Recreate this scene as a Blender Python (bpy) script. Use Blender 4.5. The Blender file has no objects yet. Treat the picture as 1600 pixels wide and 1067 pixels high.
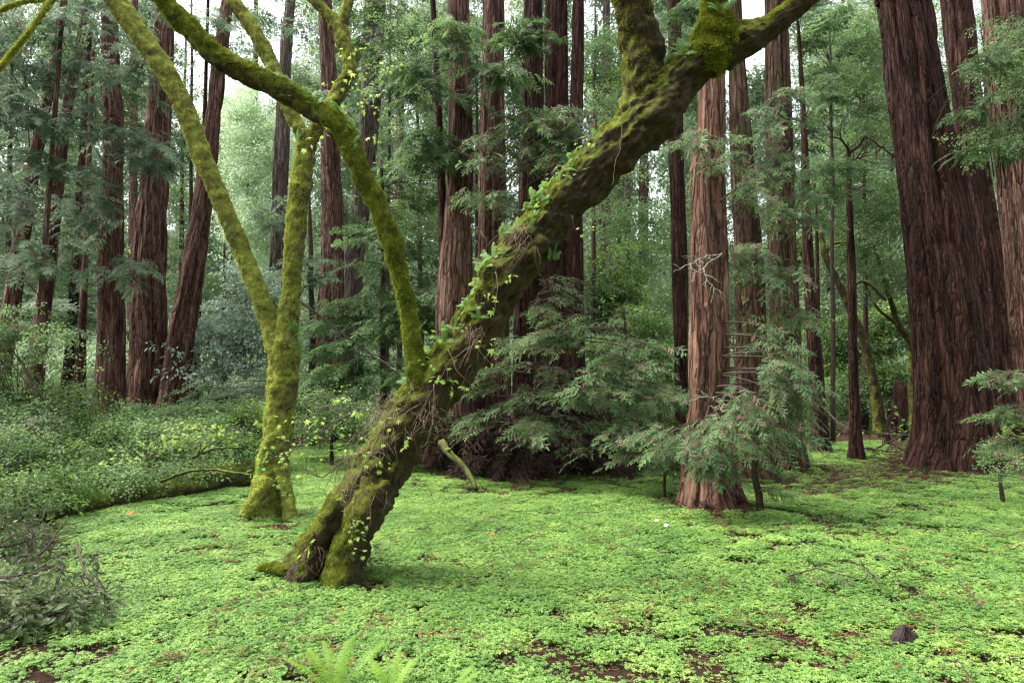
import bpy, math, random
import numpy as np
from mathutils import Vector
random.seed(7); R = np.random.default_rng(11)
sc = bpy.context.scene
# ------------------------------------------------------------------ camera, world, sun, exposure
F, PITCH, CAMH = 1067.0, math.radians(3.5), 1.6
cam_d = bpy.data.cameras.new('camera'); cam = bpy.data.objects.new('camera', cam_d); sc.collection.objects.link(cam)
cam.location = (0, 0, CAMH); cam.rotation_euler = (math.pi/2 + PITCH, 0, 0)
cam_d.sensor_width = 36; cam_d.lens = 24.0; cam_d.clip_end = 2000; cam_d.clip_start = 0.05
sc.camera = cam
w = bpy.data.worlds.new('World'); sc.world = w; w.use_nodes = True
nt = w.node_tree; bg = nt.nodes['Background']
sky = nt.nodes.new('ShaderNodeTexSky'); sky.sky_type = 'NISHITA'; sky.sun_disc = False
SUN_EL, SUN_AZ = math.radians(58), math.radians(-80)
sky.sun_elevation = SUN_EL; sky.sun_rotation = SUN_AZ; sky.dust_density = 4; sky.air_density = 1.2
hs = nt.nodes.new('ShaderNodeHueSaturation'); hs.inputs['Saturation'].default_value = 0.3
nt.links.new(sky.outputs[0], hs.inputs['Color']); nt.links.new(hs.outputs[0], bg.inputs[0])
bg.inputs[1].default_value = 0.15
sl = bpy.data.lights.new('sun', 'SUN'); sl.energy = 1.1; sl.angle = math.radians(34); sl.color = (1.0, 0.96, 0.9)
so = bpy.data.objects.new('sun', sl); sc.collection.objects.link(so)
sdir = Vector((math.sin(SUN_AZ)*math.cos(SUN_EL), math.cos(SUN_AZ)*math.cos(SUN_EL), math.sin(SUN_EL)))
so.rotation_euler = sdir.to_track_quat('Z', 'Y').to_euler(); so.location = (0, 0, 40)
sc.view_settings.view_transform = 'Standard'; sc.view_settings.look = 'None'
sc.view_settings.exposure = 2.02; sc.view_settings.gamma = 1
sc.cycles.max_bounces = 7; sc.cycles.diffuse_bounces = 4; sc.cycles.glossy_bounces = 2; sc.cycles.transmission_bounces = 4
sc.cycles.use_denoising = True; sc.cycles.filter_width = 1.3
# ------------------------------------------------------------------ helpers
cp, sp = math.cos(PITCH), math.sin(PITCH)
def at(px, py, Y):
    x = (px-800)/F; z = -(py-533.5)/F
    dy = cp - z*sp; dz = sp + z*cp; t = Y/dy
    return np.array([t*x, Y, CAMH + t*dz])
def tdep(py, Y): return Y/(cp + (py-533.5)/F*sp)
def gY(py): return CAMH*F/(py-598.8)            # where a ground pixel row lies

def hash3(ix, iy, iz, seed=0):
    h = (ix.astype(np.int64)*374761393 + iy.astype(np.int64)*668265263 + iz.astype(np.int64)*2147483647 + seed*1274126177) & 0xffffffff
    h = ((h ^ (h >> 13))*1274126177) & 0xffffffff
    h = ((h ^ (h >> 16))*2246822519) & 0xffffffff
    return ((h ^ (h >> 15)) & 0xffffff)/float(0xffffff)
def noise3(P, seed=0):
    P = np.asarray(P, float); I = np.floor(P); f = P-I; f = f*f*(3-2*f); I = I.astype(np.int64); r = 0
    for dx in (0, 1):
        for dy in (0, 1):
            for dz in (0, 1):
                wgt = (f[:, 0] if dx else 1-f[:, 0])*(f[:, 1] if dy else 1-f[:, 1])*(f[:, 2] if dz else 1-f[:, 2])
                r = r + wgt*hash3(I[:, 0]+dx, I[:, 1]+dy, I[:, 2]+dz, seed)
    return r
def fbm(P, o=3, seed=0):
    r = 0; a = 0.5; t = 0; P = np.asarray(P, float)
    for k in range(o): r = r + a*noise3(P*2**k, seed+k*17); t += a; a *= .5
    return r/t
def ground_z(x, y):
    x = np.atleast_1d(np.asarray(x, float)); y = np.atleast_1d(np.asarray(y, float))
    n = fbm(np.stack([x*.35, y*.35, 0*x], 1), 2, 3)-.5
    m = fbm(np.stack([x*1.5, y*1.5, 0*x], 1), 2, 5)-.5
    far = np.clip(y-30, 0, None); side = np.clip(-x-12, 0, None)
    return n*.14 + m*.05 + far*.16 + far**1.5*.012 + side*.05
def gz(x, y): return float(ground_z(x, y)[0])

def mesh_np(name, V, Fc, mats=(), midx=None, smooth=True, attrs=None):
    me = bpy.data.meshes.new(name); V = np.asarray(V, np.float32)
    me.vertices.add(len(V)); me.vertices.foreach_set('co', V.ravel())
    if len(Fc):
        if isinstance(Fc, np.ndarray): flat = Fc.ravel(); cnt = np.full(len(Fc), Fc.shape[1])
        else: flat = np.concatenate([np.asarray(f) for f in Fc]); cnt = np.array([len(f) for f in Fc])
        st = np.concatenate([[0], np.cumsum(cnt)[:-1]])
        me.loops.add(len(flat)); me.loops.foreach_set('vertex_index', flat.astype(np.int32))
        me.polygons.add(len(cnt)); me.polygons.foreach_set('loop_start', st.astype(np.int32)); me.polygons.foreach_set('loop_total', cnt.astype(np.int32))
        if midx is not None: me.polygons.foreach_set('material_index', np.asarray(midx, np.int32))
        me.polygons.foreach_set('use_smooth', np.full(len(cnt), smooth))
    for k, (a, t) in (attrs or {}).items():
        at_ = me.attributes.new(k, t, 'POINT')
        at_.data.foreach_set('vector' if t == 'FLOAT_VECTOR' else 'value', np.asarray(a, np.float32 if t != 'INT' else np.int32).ravel())
    for m in mats: me.materials.append(m)
    me.update(); me.validate(); return me
def link(name, me, parent=None, origin=None, col=None):
    o = bpy.data.objects.new(name, me); (col or sc.collection).objects.link(o)
    if parent: o.parent = parent
    if origin is not None: o.location = origin
    return o
def tag(o, label=None, cat=None, group=None, kind=None):
    for k, v in (('label', label), ('category', cat), ('group', group), ('kind', kind)):
        if v: o[k] = v
    return o
def empty(name, loc, label, cat, group=None):
    o = bpy.data.objects.new(name, None); sc.collection.objects.link(o); o.location = Vector(loc); o.empty_display_size = .2
    return tag(o, label, cat, group)
class Geo:
    """collects tubes, blades and other faces, written as ONE mesh"""
    def __init__(s): s.V = []; s.F = []; s.M = []; s.n = 0; s.B = []
    def add(s, V, Fc, m=0, bark=None):
        V = np.asarray(V, float); s.V.append(V); s.F += [tuple(int(i)+s.n for i in f) for f in Fc]; s.M += [m]*len(Fc); s.n += len(V)
        s.B.append(V if bark is None else bark)
    def tube(s, pts, rad, sides=5, m=0):
        pts = np.asarray(pts, float); n = len(pts); rad = np.broadcast_to(rad, n)
        V, _, _ = tube_rings(pts, rad, sides)
        s.add(V.reshape(-1, 3), [tuple(f) for f in grid_faces(n, sides)] + [tuple(range(sides))[::-1], tuple(range((n-1)*sides, n*sides))], m)
    def build(s, name, mats, parent=None, origin=(0, 0, 0), smooth=True, kind=None):
        V = np.concatenate(s.V) - np.asarray(origin, float)
        me = mesh_np(name, V, s.F, mats, s.M, smooth)
        o = link(name, me, parent)
        if parent is None: o.location = Vector(origin)
        if kind: o['kind'] = kind
        return o
def grid_faces(n, m, wrap=True):
    i = np.arange(n-1)[:, None]; j = np.arange(m if wrap else m-1)[None]; a = i*m+j; b = i*m+(j+1) % m
    return np.stack([a+0*j, b, b+m, a+m], -1).reshape(-1, 4)
def catmull(P, k):
    P = np.asarray(P, float); Q = np.concatenate([[2*P[0]-P[1]], P, [2*P[-1]-P[-2]]]); out = []
    for i in range(1, len(Q)-2):
        n = k if np.isscalar(k) else k[i-1]
        for t in np.arange(n)/n:
            a, b, c, d = Q[i-1], Q[i], Q[i+1], Q[i+2]
            out.append(.5*((2*b)+(c-a)*t+(2*a-5*b+4*c-d)*t*t+(-a+3*b-3*c+d)*t**3))
    out.append(Q[-2]); return np.array(out)
def tube_rings(P, rad, sides):
    T = np.gradient(P, axis=0); T /= np.linalg.norm(T, axis=1)[:, None]+1e-9
    ref = np.array([0, 1., 0]) if abs(T[0][1]) < .9 else np.array([1., 0, 0])
    U = np.zeros_like(P); u = np.cross(ref, T[0]); u /= np.linalg.norm(u)
    for i in range(len(P)):
        u = u - T[i]*u.dot(T[i]); u /= np.linalg.norm(u)+1e-9; U[i] = u
    W = np.cross(T, U); a = np.linspace(0, 2*np.pi, sides, endpoint=False)
    D = U[:, None]*np.cos(a)[None, :, None] + W[:, None]*np.sin(a)[None, :, None]
    return P[:, None] + D*np.asarray(rad)[:, None, None], D, a
# ------------------------------------------------------------------ materials
def newmat(name):
    m = bpy.data.materials.new(name); m.use_nodes = True; nt = m.node_tree
    return m, nt, nt.nodes['Principled BSDF'], nt.nodes.new, nt.links.new
def ramp(nt, stops):
    r = nt.nodes.new('ShaderNodeValToRGB'); e = r.color_ramp.elements
    while len(e) < len(stops): e.new(.5)
    for x, (p, c) in zip(e, stops): x.position = p; x.color = (*c, 1)
    return r
def tex(nt, vec, scale, detail=4, rough=.6, kind='Noise'):
    n = nt.nodes.new('ShaderNodeTex'+kind); n.inputs['Scale'].default_value = scale
    if kind == 'Noise': n.inputs['Detail'].default_value = detail; n.inputs['Roughness'].default_value = rough
    if vec is not None: nt.links.new(vec, n.inputs['Vector'])
    return n
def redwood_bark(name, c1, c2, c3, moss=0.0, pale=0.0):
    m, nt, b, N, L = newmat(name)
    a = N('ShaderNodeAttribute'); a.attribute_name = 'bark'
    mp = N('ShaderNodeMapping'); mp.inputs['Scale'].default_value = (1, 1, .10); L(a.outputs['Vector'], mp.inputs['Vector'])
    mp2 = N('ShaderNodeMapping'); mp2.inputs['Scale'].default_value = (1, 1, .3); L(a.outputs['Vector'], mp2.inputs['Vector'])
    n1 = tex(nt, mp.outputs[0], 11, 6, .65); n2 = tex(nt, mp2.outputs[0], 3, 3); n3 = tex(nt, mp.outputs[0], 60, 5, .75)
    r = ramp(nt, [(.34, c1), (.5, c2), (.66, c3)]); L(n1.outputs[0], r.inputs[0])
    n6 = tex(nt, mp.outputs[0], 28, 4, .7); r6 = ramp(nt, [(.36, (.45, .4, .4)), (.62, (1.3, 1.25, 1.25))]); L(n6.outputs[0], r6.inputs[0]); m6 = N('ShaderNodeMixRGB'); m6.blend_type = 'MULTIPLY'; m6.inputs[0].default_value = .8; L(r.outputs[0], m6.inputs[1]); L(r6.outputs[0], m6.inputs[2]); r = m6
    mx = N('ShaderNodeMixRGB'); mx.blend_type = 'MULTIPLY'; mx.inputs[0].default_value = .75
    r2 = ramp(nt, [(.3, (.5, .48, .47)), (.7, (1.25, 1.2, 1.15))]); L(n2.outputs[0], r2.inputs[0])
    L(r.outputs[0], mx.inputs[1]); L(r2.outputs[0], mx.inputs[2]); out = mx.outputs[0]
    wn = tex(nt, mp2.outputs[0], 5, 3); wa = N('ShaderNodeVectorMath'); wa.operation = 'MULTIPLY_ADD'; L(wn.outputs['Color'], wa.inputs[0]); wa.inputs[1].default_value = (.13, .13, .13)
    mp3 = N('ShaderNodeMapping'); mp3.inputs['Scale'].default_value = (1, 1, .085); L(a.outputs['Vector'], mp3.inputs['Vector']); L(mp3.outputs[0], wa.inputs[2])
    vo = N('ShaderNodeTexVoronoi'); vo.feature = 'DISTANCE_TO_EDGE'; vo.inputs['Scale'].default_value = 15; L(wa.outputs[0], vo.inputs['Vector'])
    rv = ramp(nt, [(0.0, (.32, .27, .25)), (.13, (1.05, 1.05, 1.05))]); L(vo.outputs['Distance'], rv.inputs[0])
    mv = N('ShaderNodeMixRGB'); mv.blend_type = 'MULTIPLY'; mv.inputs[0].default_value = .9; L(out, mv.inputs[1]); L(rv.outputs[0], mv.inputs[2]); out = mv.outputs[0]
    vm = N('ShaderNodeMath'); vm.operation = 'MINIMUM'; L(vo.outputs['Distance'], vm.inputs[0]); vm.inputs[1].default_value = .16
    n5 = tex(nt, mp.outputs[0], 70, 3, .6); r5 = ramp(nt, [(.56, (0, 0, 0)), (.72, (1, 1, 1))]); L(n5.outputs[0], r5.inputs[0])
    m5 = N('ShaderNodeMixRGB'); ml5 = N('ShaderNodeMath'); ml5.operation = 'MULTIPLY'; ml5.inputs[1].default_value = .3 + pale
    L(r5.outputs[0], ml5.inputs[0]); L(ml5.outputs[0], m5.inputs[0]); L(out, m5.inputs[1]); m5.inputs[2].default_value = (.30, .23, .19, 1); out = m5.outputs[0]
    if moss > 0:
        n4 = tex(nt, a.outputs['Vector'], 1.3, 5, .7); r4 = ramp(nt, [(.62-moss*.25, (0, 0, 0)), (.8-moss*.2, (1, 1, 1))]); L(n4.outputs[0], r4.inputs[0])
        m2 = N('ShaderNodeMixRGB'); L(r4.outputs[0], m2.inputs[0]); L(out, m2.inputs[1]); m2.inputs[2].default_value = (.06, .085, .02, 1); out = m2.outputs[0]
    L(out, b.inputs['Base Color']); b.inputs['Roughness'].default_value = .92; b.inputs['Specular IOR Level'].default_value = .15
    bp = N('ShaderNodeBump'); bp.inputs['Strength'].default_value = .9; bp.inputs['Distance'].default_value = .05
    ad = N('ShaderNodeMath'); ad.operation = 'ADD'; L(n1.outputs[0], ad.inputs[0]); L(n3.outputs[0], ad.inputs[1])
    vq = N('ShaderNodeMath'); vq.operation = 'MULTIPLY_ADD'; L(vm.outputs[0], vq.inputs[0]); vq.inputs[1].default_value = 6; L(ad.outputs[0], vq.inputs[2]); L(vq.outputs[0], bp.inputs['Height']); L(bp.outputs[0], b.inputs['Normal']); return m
def mossy_bark(name, moss1, moss2, bark, lo, hi, sidebias=.35):
    """bark whose top and weather side carry moss"""
    m, nt, b, N, L = newmat(name)
    g = N('ShaderNodeNewGeometry'); a = N('ShaderNodeAttribute'); a.attribute_name = 'bark'
    n1 = tex(nt, g.outputs['Position'], 4.5, 6, .7); n2 = tex(nt, g.outputs['Position'], 38, 5, .7); n3 = tex(nt, g.outputs['Position'], 13, 4, .65)
    dot = N('ShaderNodeVectorMath'); dot.operation = 'DOT_PRODUCT'; L(g.outputs['Normal'], dot.inputs[0]); dot.inputs[1].default_value = (-sidebias, -.12, .8)
    ad = N('ShaderNodeMath'); ad.operation = 'MULTIPLY_ADD'; L(n1.outputs[0], ad.inputs[0]); ad.inputs[1].default_value = 1.9; L(dot.outputs['Value'], ad.inputs[2])
    ad2 = N('ShaderNodeMath'); ad2.operation = 'MULTIPLY_ADD'; L(n3.outputs[0], ad2.inputs[0]); ad2.inputs[1].default_value = .8; L(ad.outputs[0], ad2.inputs[2])
    mr = N('ShaderNodeMapRange'); mr.inputs[1].default_value = lo; mr.inputs[2].default_value = hi; L(ad2.outputs[0], mr.inputs[0])
    mpb = N('ShaderNodeMapping'); mpb.inputs['Scale'].default_value = (1, 1, .22); L(a.outputs['Vector'], mpb.inputs['Vector']); n7 = tex(nt, mpb.outputs[0], 34, 5, .75)
    rb = ramp(nt, [(.36, tuple(x*.35 for x in bark)), (.64, tuple(x*1.7 for x in bark))]); L(n7.outputs[0], rb.inputs[0])
    rm = ramp(nt, [(.35, moss1), (.65, moss2)]); L(n1.outputs[0], rm.inputs[0])
    m3 = N('ShaderNodeMixRGB'); m3.blend_type = 'MULTIPLY'; m3.inputs[0].default_value = .6; r3 = ramp(nt, [(.3, (.45, .45, .4)), (.7, (1.35, 1.3, 1.2))])
    L(n2.outputs[0], r3.inputs[0]); L(rm.outputs[0], m3.inputs[1]); L(r3.outputs[0], m3.inputs[2])
    mx = N('ShaderNodeMixRGB'); L(mr.outputs[0], mx.inputs[0]); L(rb.outputs[0], mx.inputs[1]); L(m3.outputs[0], mx.inputs[2])
    L(mx.outputs[0], b.inputs['Base Color']); b.inputs['Roughness'].default_value = .95; b.inputs['Specular IOR Level'].default_value = .1
    b.inputs['Sheen Weight'].default_value = .15; b.inputs['Sheen Tint'].default_value = (.5, .6, .2, 1)
    bp = N('ShaderNodeBump'); bp.inputs['Strength'].default_value = 1; bp.inputs['Distance'].default_value = .035
    a2 = N('ShaderNodeMath'); a2.operation = 'MULTIPLY_ADD'; L(n2.outputs[0], a2.inputs[0]); a2.inputs[1].default_value = .7; L(n3.outputs[0], a2.inputs[2])
    a3 = N('ShaderNodeMath'); a3.operation = 'MULTIPLY_ADD'; L(n7.outputs[0], a3.inputs[0]); a3.inputs[1].default_value = .9; L(a2.outputs[0], a3.inputs[2]); L(a3.outputs[0], bp.inputs['Height']); L(bp.outputs[0], b.inputs['Normal']); return m
def leafmat(name, c1, c2, c3=None, rough=.5, tr=.35, spec=.35, posscale=.6):
    m, nt, b, N, L = newmat(name)
    oi = N('ShaderNodeObjectInfo'); g = N('ShaderNodeNewGeometry'); n = tex(nt, g.outputs['Position'], posscale, 3)
    mm = N('ShaderNodeMath'); mm.operation = 'MULTIPLY_ADD'; L(oi.outputs['Random'], mm.inputs[0]); mm.inputs[1].default_value = .55; L(n.outputs[0], mm.inputs[2])
    m2 = N('ShaderNodeMath'); m2.operation = 'MULTIPLY_ADD'; L(g.outputs['Random Per Island'], m2.inputs[0]); m2.inputs[1].default_value = .3; L(mm.outputs[0], m2.inputs[2])
    r = ramp(nt, [(.45, c1), (.8, c2), (1.15 if False else 1.0, c3 or c2)])
    m4 = N('ShaderNodeMath'); m4.operation = 'MULTIPLY'; m4.inputs[1].default_value = .78; L(m2.outputs[0], m4.inputs[0]); L(m4.outputs[0], r.inputs[0])
    L(r.outputs[0], b.inputs['Base Color']); b.inputs['Roughness'].default_value = rough; b.inputs['Specular IOR Level'].default_value = spec
    t = N('ShaderNodeBsdfTranslucent'); hsv = N('ShaderNodeHueSaturation'); hsv.inputs['Value'].default_value = 1.5; hsv.inputs['Hue'].default_value = .485
    L(r.outputs[0], hsv.inputs['Color']); L(hsv.outputs[0], t.inputs[0])
    mx = N('ShaderNodeMixShader'); mx.inputs[0].default_value = tr; L(b.outputs[0], mx.inputs[1]); L(t.outputs[0], mx.inputs[2])
    L(mx.outputs[0], nt.nodes['Material Output'].inputs[0]); return m
def plain(name, c1, c2, sc_=20, rough=.85, stretch=(1, 1, 1), bump=.6):
    m, nt, b, N, L = newmat(name); g = N('ShaderNodeNewGeometry'); mp = N('ShaderNodeMapping'); mp.inputs['Scale'].default_value = stretch
    L(g.outputs['Position'], mp.inputs['Vector']); n = tex(nt, mp.outputs[0], sc_, 5, .7); r = ramp(nt, [(.3, c1), (.7, c2)]); L(n.outputs[0], r.inputs[0])
    L(r.outputs[0], b.inputs['Base Color']); b.inputs['Roughness'].default_value = rough; b.inputs['Specular IOR Level'].default_value = .2
    bp = N('ShaderNodeBump'); bp.inputs['Strength'].default_value = bump; bp.inputs['Distance'].default_value = .01; L(n.outputs[0], bp.inputs['Height']); L(bp.outputs[0], b.inputs['Normal']); return m
M = {
 'red': redwood_bark('redwood_bark', (.055, .031, .023), (.175, .102, .077), (.31, .205, .16)),
 'redshade': redwood_bark('shaded_redwood_bark', (.018, .009, .006), (.06, .028, .020), (.12, .06, .044)),  # redwood bark darkened: the shade on these trunks is in the colour
 'redpale': redwood_bark('weathered_redwood_bark', (.055, .03, .022), (.185, .105, .078), (.35, .24, .185), 0, .3),
 'redtan': redwood_bark('tan_redwood_bark', (.06, .032, .022), (.20, .112, .078), (.36, .235, .17), 0, .25),
 'redmoss': redwood_bark('mossy_redwood_bark', (.04, .025, .016), (.12, .075, .05), (.22, .15, .10), .45),
 'grey': redwood_bark('grey_bark', (.05, .045, .04), (.15, .125, .105), (.26, .23, .2), .25, .1),
 'oldmoss': mossy_bark('big_maple_bark', (.07, .095, .014), (.19, .22, .035), (.042, .029, .018), 1.5, 1.95),
 'footbark': mossy_bark('maple_foot_bark', (.07, .09, .014), (.17, .19, .03), (.04, .027, .018), 1.45, 2.0, .5),
 'limbmoss': mossy_bark('mossy_limb_bark', (.09, .115, .018), (.21, .25, .04), (.045, .032, .02), .95, 1.5, .35),
 'brightmoss': mossy_bark('bright_mossy_bark', (.19, .215, .038), (.36, .395, .085), (.085, .07, .035), 1.0, 1.75, .3),
 'logmoss': mossy_bark('log_bark', (.10, .12, .03), (.2, .22, .07), (.055, .042, .03), 1.2, 1.9, 0),
 'moss': leafmat('moss_tuft', (.10, .13, .012), (.22, .27, .03), (.36, .43, .06), .9, .2, .05, 3),
 'mossbright': leafmat('bright_moss_tuft', (.21, .245, .035), (.37, .42, .075), (.52, .59, .14), .9, .25, .05, 3),
 'twig': plain('dead_twig', (.035, .026, .022), (.12, .088, .072), 30),
 'litter': plain('rootlet', (.10, .06, .042), (.26, .18, .13), 30),
 'lichen': plain('lichened_twig', (.16, .15, .11), (.38, .40, .30), 40),
 'dkwood': plain('dark_wood', (.022, .015, .011), (.07, .048, .036), 15),
 'needle': leafmat('redwood_needles', (.055, .11, .042), (.115, .20, .072), (.20, .31, .12), .55, .4, .2),
 'needleblue': leafmat('blue_green_needles', (.075, .135, .072), (.15, .24, .125), (.25, .35, .19), .55, .4, .2, .3),
 'needlenear': leafmat('near_needles', (.06, .125, .05), (.135, .235, .09), (.25, .37, .15), .5, .4, .25, 1.2),
 'needledead': leafmat('dead_needles', (.12, .075, .05), (.2, .14, .10), (.26, .2, .15), .7, .2, .2, 1.2),
 'bay': leafmat('bay_leaves', (.03, .07, .018), (.085, .165, .035), (.20, .32, .075), .5, .35, .22),
 'lime': leafmat('lime_maple_leaves', (.18, .32, .05), (.30, .45, .09), (.42, .56, .15), .5, .45, .3),
 'bayglare': leafmat('glare_pale_bay_leaves', (.16, .25, .16), (.27, .38, .27), (.42, .52, .42), .3, .4, .5),  # bay leaves lightened, their sky glare put into the base colour
 'pale': leafmat('pale_far_leaves', (.36, .48, .29), (.52, .63, .43), (.66, .75, .56), .5, .5, .2, .2),  # brightness of the skylit gap painted into the leaf colour
 'fernlight': leafmat('sword_fern_leaves', (.14, .27, .03), (.22, .38, .045), (.32, .47, .075), .5, .45, .3, 4),
 'green': leafmat('green_maple_leaves', (.07, .145, .05), (.14, .235, .08), (.23, .34, .13), .45, .45, .3),
 'fernm': leafmat('fern_leaves', (.09, .20, .04), (.15, .30, .065), (.24, .40, .10), .5, .4, .3, 4),
 'clover': leafmat('clover_leaves', (.105, .225, .044), (.215, .37, .082), (.35, .49, .12), .45, .35, .3, 1.1),
 'far': leafmat('far_leaves', (.09, .15, .075), (.17, .25, .13), (.26, .35, .20), .5, .45, .3, .12),  # paled leaf colour stands in for distance haze
 'farlight': leafmat('hazy_light_far_leaves', (.15, .235, .12), (.25, .34, .20), (.37, .46, .30), .5, .45, .3, .12),  # lighter variant, distance haze painted into the leaf colour too
 'duffneedle': leafmat('dead_sprouts', (.016, .011, .008), (.042, .026, .018), (.09, .055, .038), .8, .15, .1, 2),
 'litterneedle': leafmat('shed_redwood_needles', (.10, .045, .025), (.19, .085, .045), (.28, .15, .08), .8, .15, .1, 2),
 'drab': leafmat('wilted_leaves', (.035, .06, .022), (.085, .125, .05), (.20, .25, .12), .5, .3, .2, 3),
 'shard': plain('weathered_bark', (.014, .010, .009), (.06, .042, .038), 60, .8, (1, 1, .12)),
 'petal': plain('petal', (.7, .66, .62), (.85, .82, .8), 20),
 'orange': plain('fallen_leaf', (.25, .10, .04), (.5, .25, .08), 20),
}
def ground_mat():
    m, nt, b, N, L = newmat('forest_duff'); g = N('ShaderNodeNewGeometry')
    n1 = tex(nt, g.outputs['Position'], 60, 6, .75); n2 = tex(nt, g.outputs['Position'], 1.1, 4, .6); n3 = tex(nt, g.outputs['Position'], 160, 3, .8)
    r = ramp(nt, [(.3, (.022, .012, .009)), (.52, (.07, .036, .026)), (.75, (.17, .09, .06))]); L(n1.outputs[0], r.inputs[0])
    r2 = ramp(nt, [(.3, (.6, .55, .5)), (.7, (1.2, 1.1, 1.0))]); L(n2.outputs[0], r2.inputs[0])
    mx = N('ShaderNodeMixRGB'); mx.blend_type = 'MULTIPLY'; mx.inputs[0].default_value = 1; L(r.outputs[0], mx.inputs[1]); L(r2.outputs[0], mx.inputs[2])
    sx = N('ShaderNodeSeparateXYZ'); L(g.outputs['Position'], sx.inputs[0]); mr = N('ShaderNodeMapRange'); mr.inputs[1].default_value = 22; mr.inputs[2].default_value = 36; L(sx.outputs['Y'], mr.inputs[0])
    mg = N('ShaderNodeMixRGB'); L(mr.outputs[0], mg.inputs[0]); L(mx.outputs[0], mg.inputs[1]); mg.inputs[2].default_value = (.045, .085, .03, 1)
    L(mg.outputs[0], b.inputs['Base Color']); b.inputs['Roughness'].default_value = .95; b.inputs['Specular IOR Level'].default_value = .15
    ad = N('ShaderNodeMath'); ad.operation = 'ADD'; L(n1.outputs[0], ad.inputs[0]); L(n3.outputs[0], ad.inputs[1])
    bp = N('ShaderNodeBump'); bp.inputs['Strength'].default_value = 1; bp.inputs['Distance'].default_value = .02; L(ad.outputs[0], bp.inputs['Height']); L(bp.outputs[0], b.inputs['Normal']); return m
# ------------------------------------------------------------------ ground sheet, reaching the horizon
def axis(lo, hi, fine_lo, fine_hi, step, grow):
    a = list(np.arange(fine_lo, fine_hi, step)); s = step; x = a[-1]
    while x < hi: s *= grow; x += s; a.append(x)
    s = step; x = a[0]
    while x > lo: s *= grow; x -= s; a.insert(0, x)
    return np.array(a)
gx = axis(-260, 260, -10, 10, .12, 1.12); gy = axis(-120, 300, 2, 16, .12, 1.12)
X, Yg = np.meshgrid(gx, gy); zz = ground_z(X.ravel(), np.clip(Yg.ravel(), -50, 140))
g = link('ground', mesh_np('ground', np.stack([X.ravel(), Yg.ravel(), zz], 1), grid_faces(len(gy), len(gx), False), [ground_mat()])); tag(g, kind='structure')
def haze():
    x0, x1, y0, y1, z0, z1 = -340, 340, -170, 390, -2.5, 82
    V = [(x, y, z) for z in (z0, z1) for y in (y0, y1) for x in (x0, x1)]; Fc = [(0, 2, 3, 1), (4, 5, 7, 6), (0, 1, 5, 4), (2, 6, 7, 3), (0, 4, 6, 2), (1, 3, 7, 5)]
    m = bpy.data.materials.new('haze_air'); m.use_nodes = True; nt = m.node_tree; nt.nodes.clear(); o_ = nt.nodes.new('ShaderNodeOutputMaterial'); v = nt.nodes.new('ShaderNodeVolumePrincipled')
    v.inputs['Color'].default_value = (.90, .95, .97, 1); v.inputs['Density'].default_value = HAZE; nt.links.new(v.outputs[0], o_.inputs['Volume'])
    tag(link('haze', mesh_np('haze', V, Fc, [m], None, False)), kind='stuff')
HAZE = .0006
#haze()
sc.cycles.volume_bounces = 1; sc.cycles.volume_max_steps = 64
# ------------------------------------------------------------------ scatter: geometry nodes on a cloud of points
def scatter_group(col):
    ng = bpy.data.node_groups.new('scatter_'+col.name, 'GeometryNodeTree')
    ng.interface.new_socket('Geometry', in_out='INPUT', socket_type='NodeSocketGeometry'); ng.interface.new_socket('Geometry', in_out='OUTPUT', socket_type='NodeSocketGeometry')
    N = ng.nodes.new; L = ng.links.new
    i = N('NodeGroupInput'); o = N('NodeGroupOutput'); ci = N('GeometryNodeCollectionInfo'); ci.inputs[0].default_value = col
    ci.inputs['Separate Children'].default_value = True; ci.inputs['Reset Children'].default_value = True
    ip = N('GeometryNodeInstanceOnPoints'); ip.inputs['Pick Instance'].default_value = True
    def na(nm, t):
        a = N('GeometryNodeInputNamedAttribute'); a.data_type = t; a.inputs[0].default_value = nm; return a.outputs[0]
    L(i.outputs[0], ip.inputs['Points']); L(ci.outputs[0], ip.inputs['Instance']); L(na('idx', 'INT'), ip.inputs['Instance Index'])
    L(na('rot', 'FLOAT_VECTOR'), ip.inputs['Rotation']); L(na('scl', 'FLOAT_VECTOR'), ip.inputs['Scale']); L(ip.outputs[0], o.inputs[0]); return ng
KITS = {}
def kit(name, meshes):
    c = bpy.data.collections.new('kit_'+name)
    for k, me in enumerate(meshes): c.objects.link(bpy.data.objects.new(f'{name}_{k:02d}', me))
    KITS[name] = (c, len(meshes), scatter_group(c))
def euler_from(A):
    """A: Nx3x3 matrices with columns = the axes -> XYZ Euler angles"""
    sy = np.hypot(A[:, 0, 0], A[:, 1, 0]); return np.stack([np.arctan2(A[:, 2, 1], A[:, 2, 2]), np.arctan2(-A[:, 2, 0], sy), np.arctan2(A[:, 1, 0], A[:, 0, 0])], 1)
def frame_x(D, U):
    """x axis along D, z near U"""
    D = D/np.linalg.norm(D, axis=1)[:, None]; Yv = np.cross(U, D); Yv /= np.linalg.norm(Yv, axis=1)[:, None]+1e-9; Z = np.cross(D, Yv)
    return np.stack([D, Yv, Z], 2)
def frame_z(Nn):
    S = R.normal(size=Nn.shape); Xv = np.cross(S, Nn); Xv /= np.linalg.norm(Xv, axis=1)[:, None]+1e-9; Nn = Nn/np.linalg.norm(Nn, axis=1)[:, None]
    return np.stack([Xv, np.cross(Nn, Xv), Nn], 2)
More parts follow.
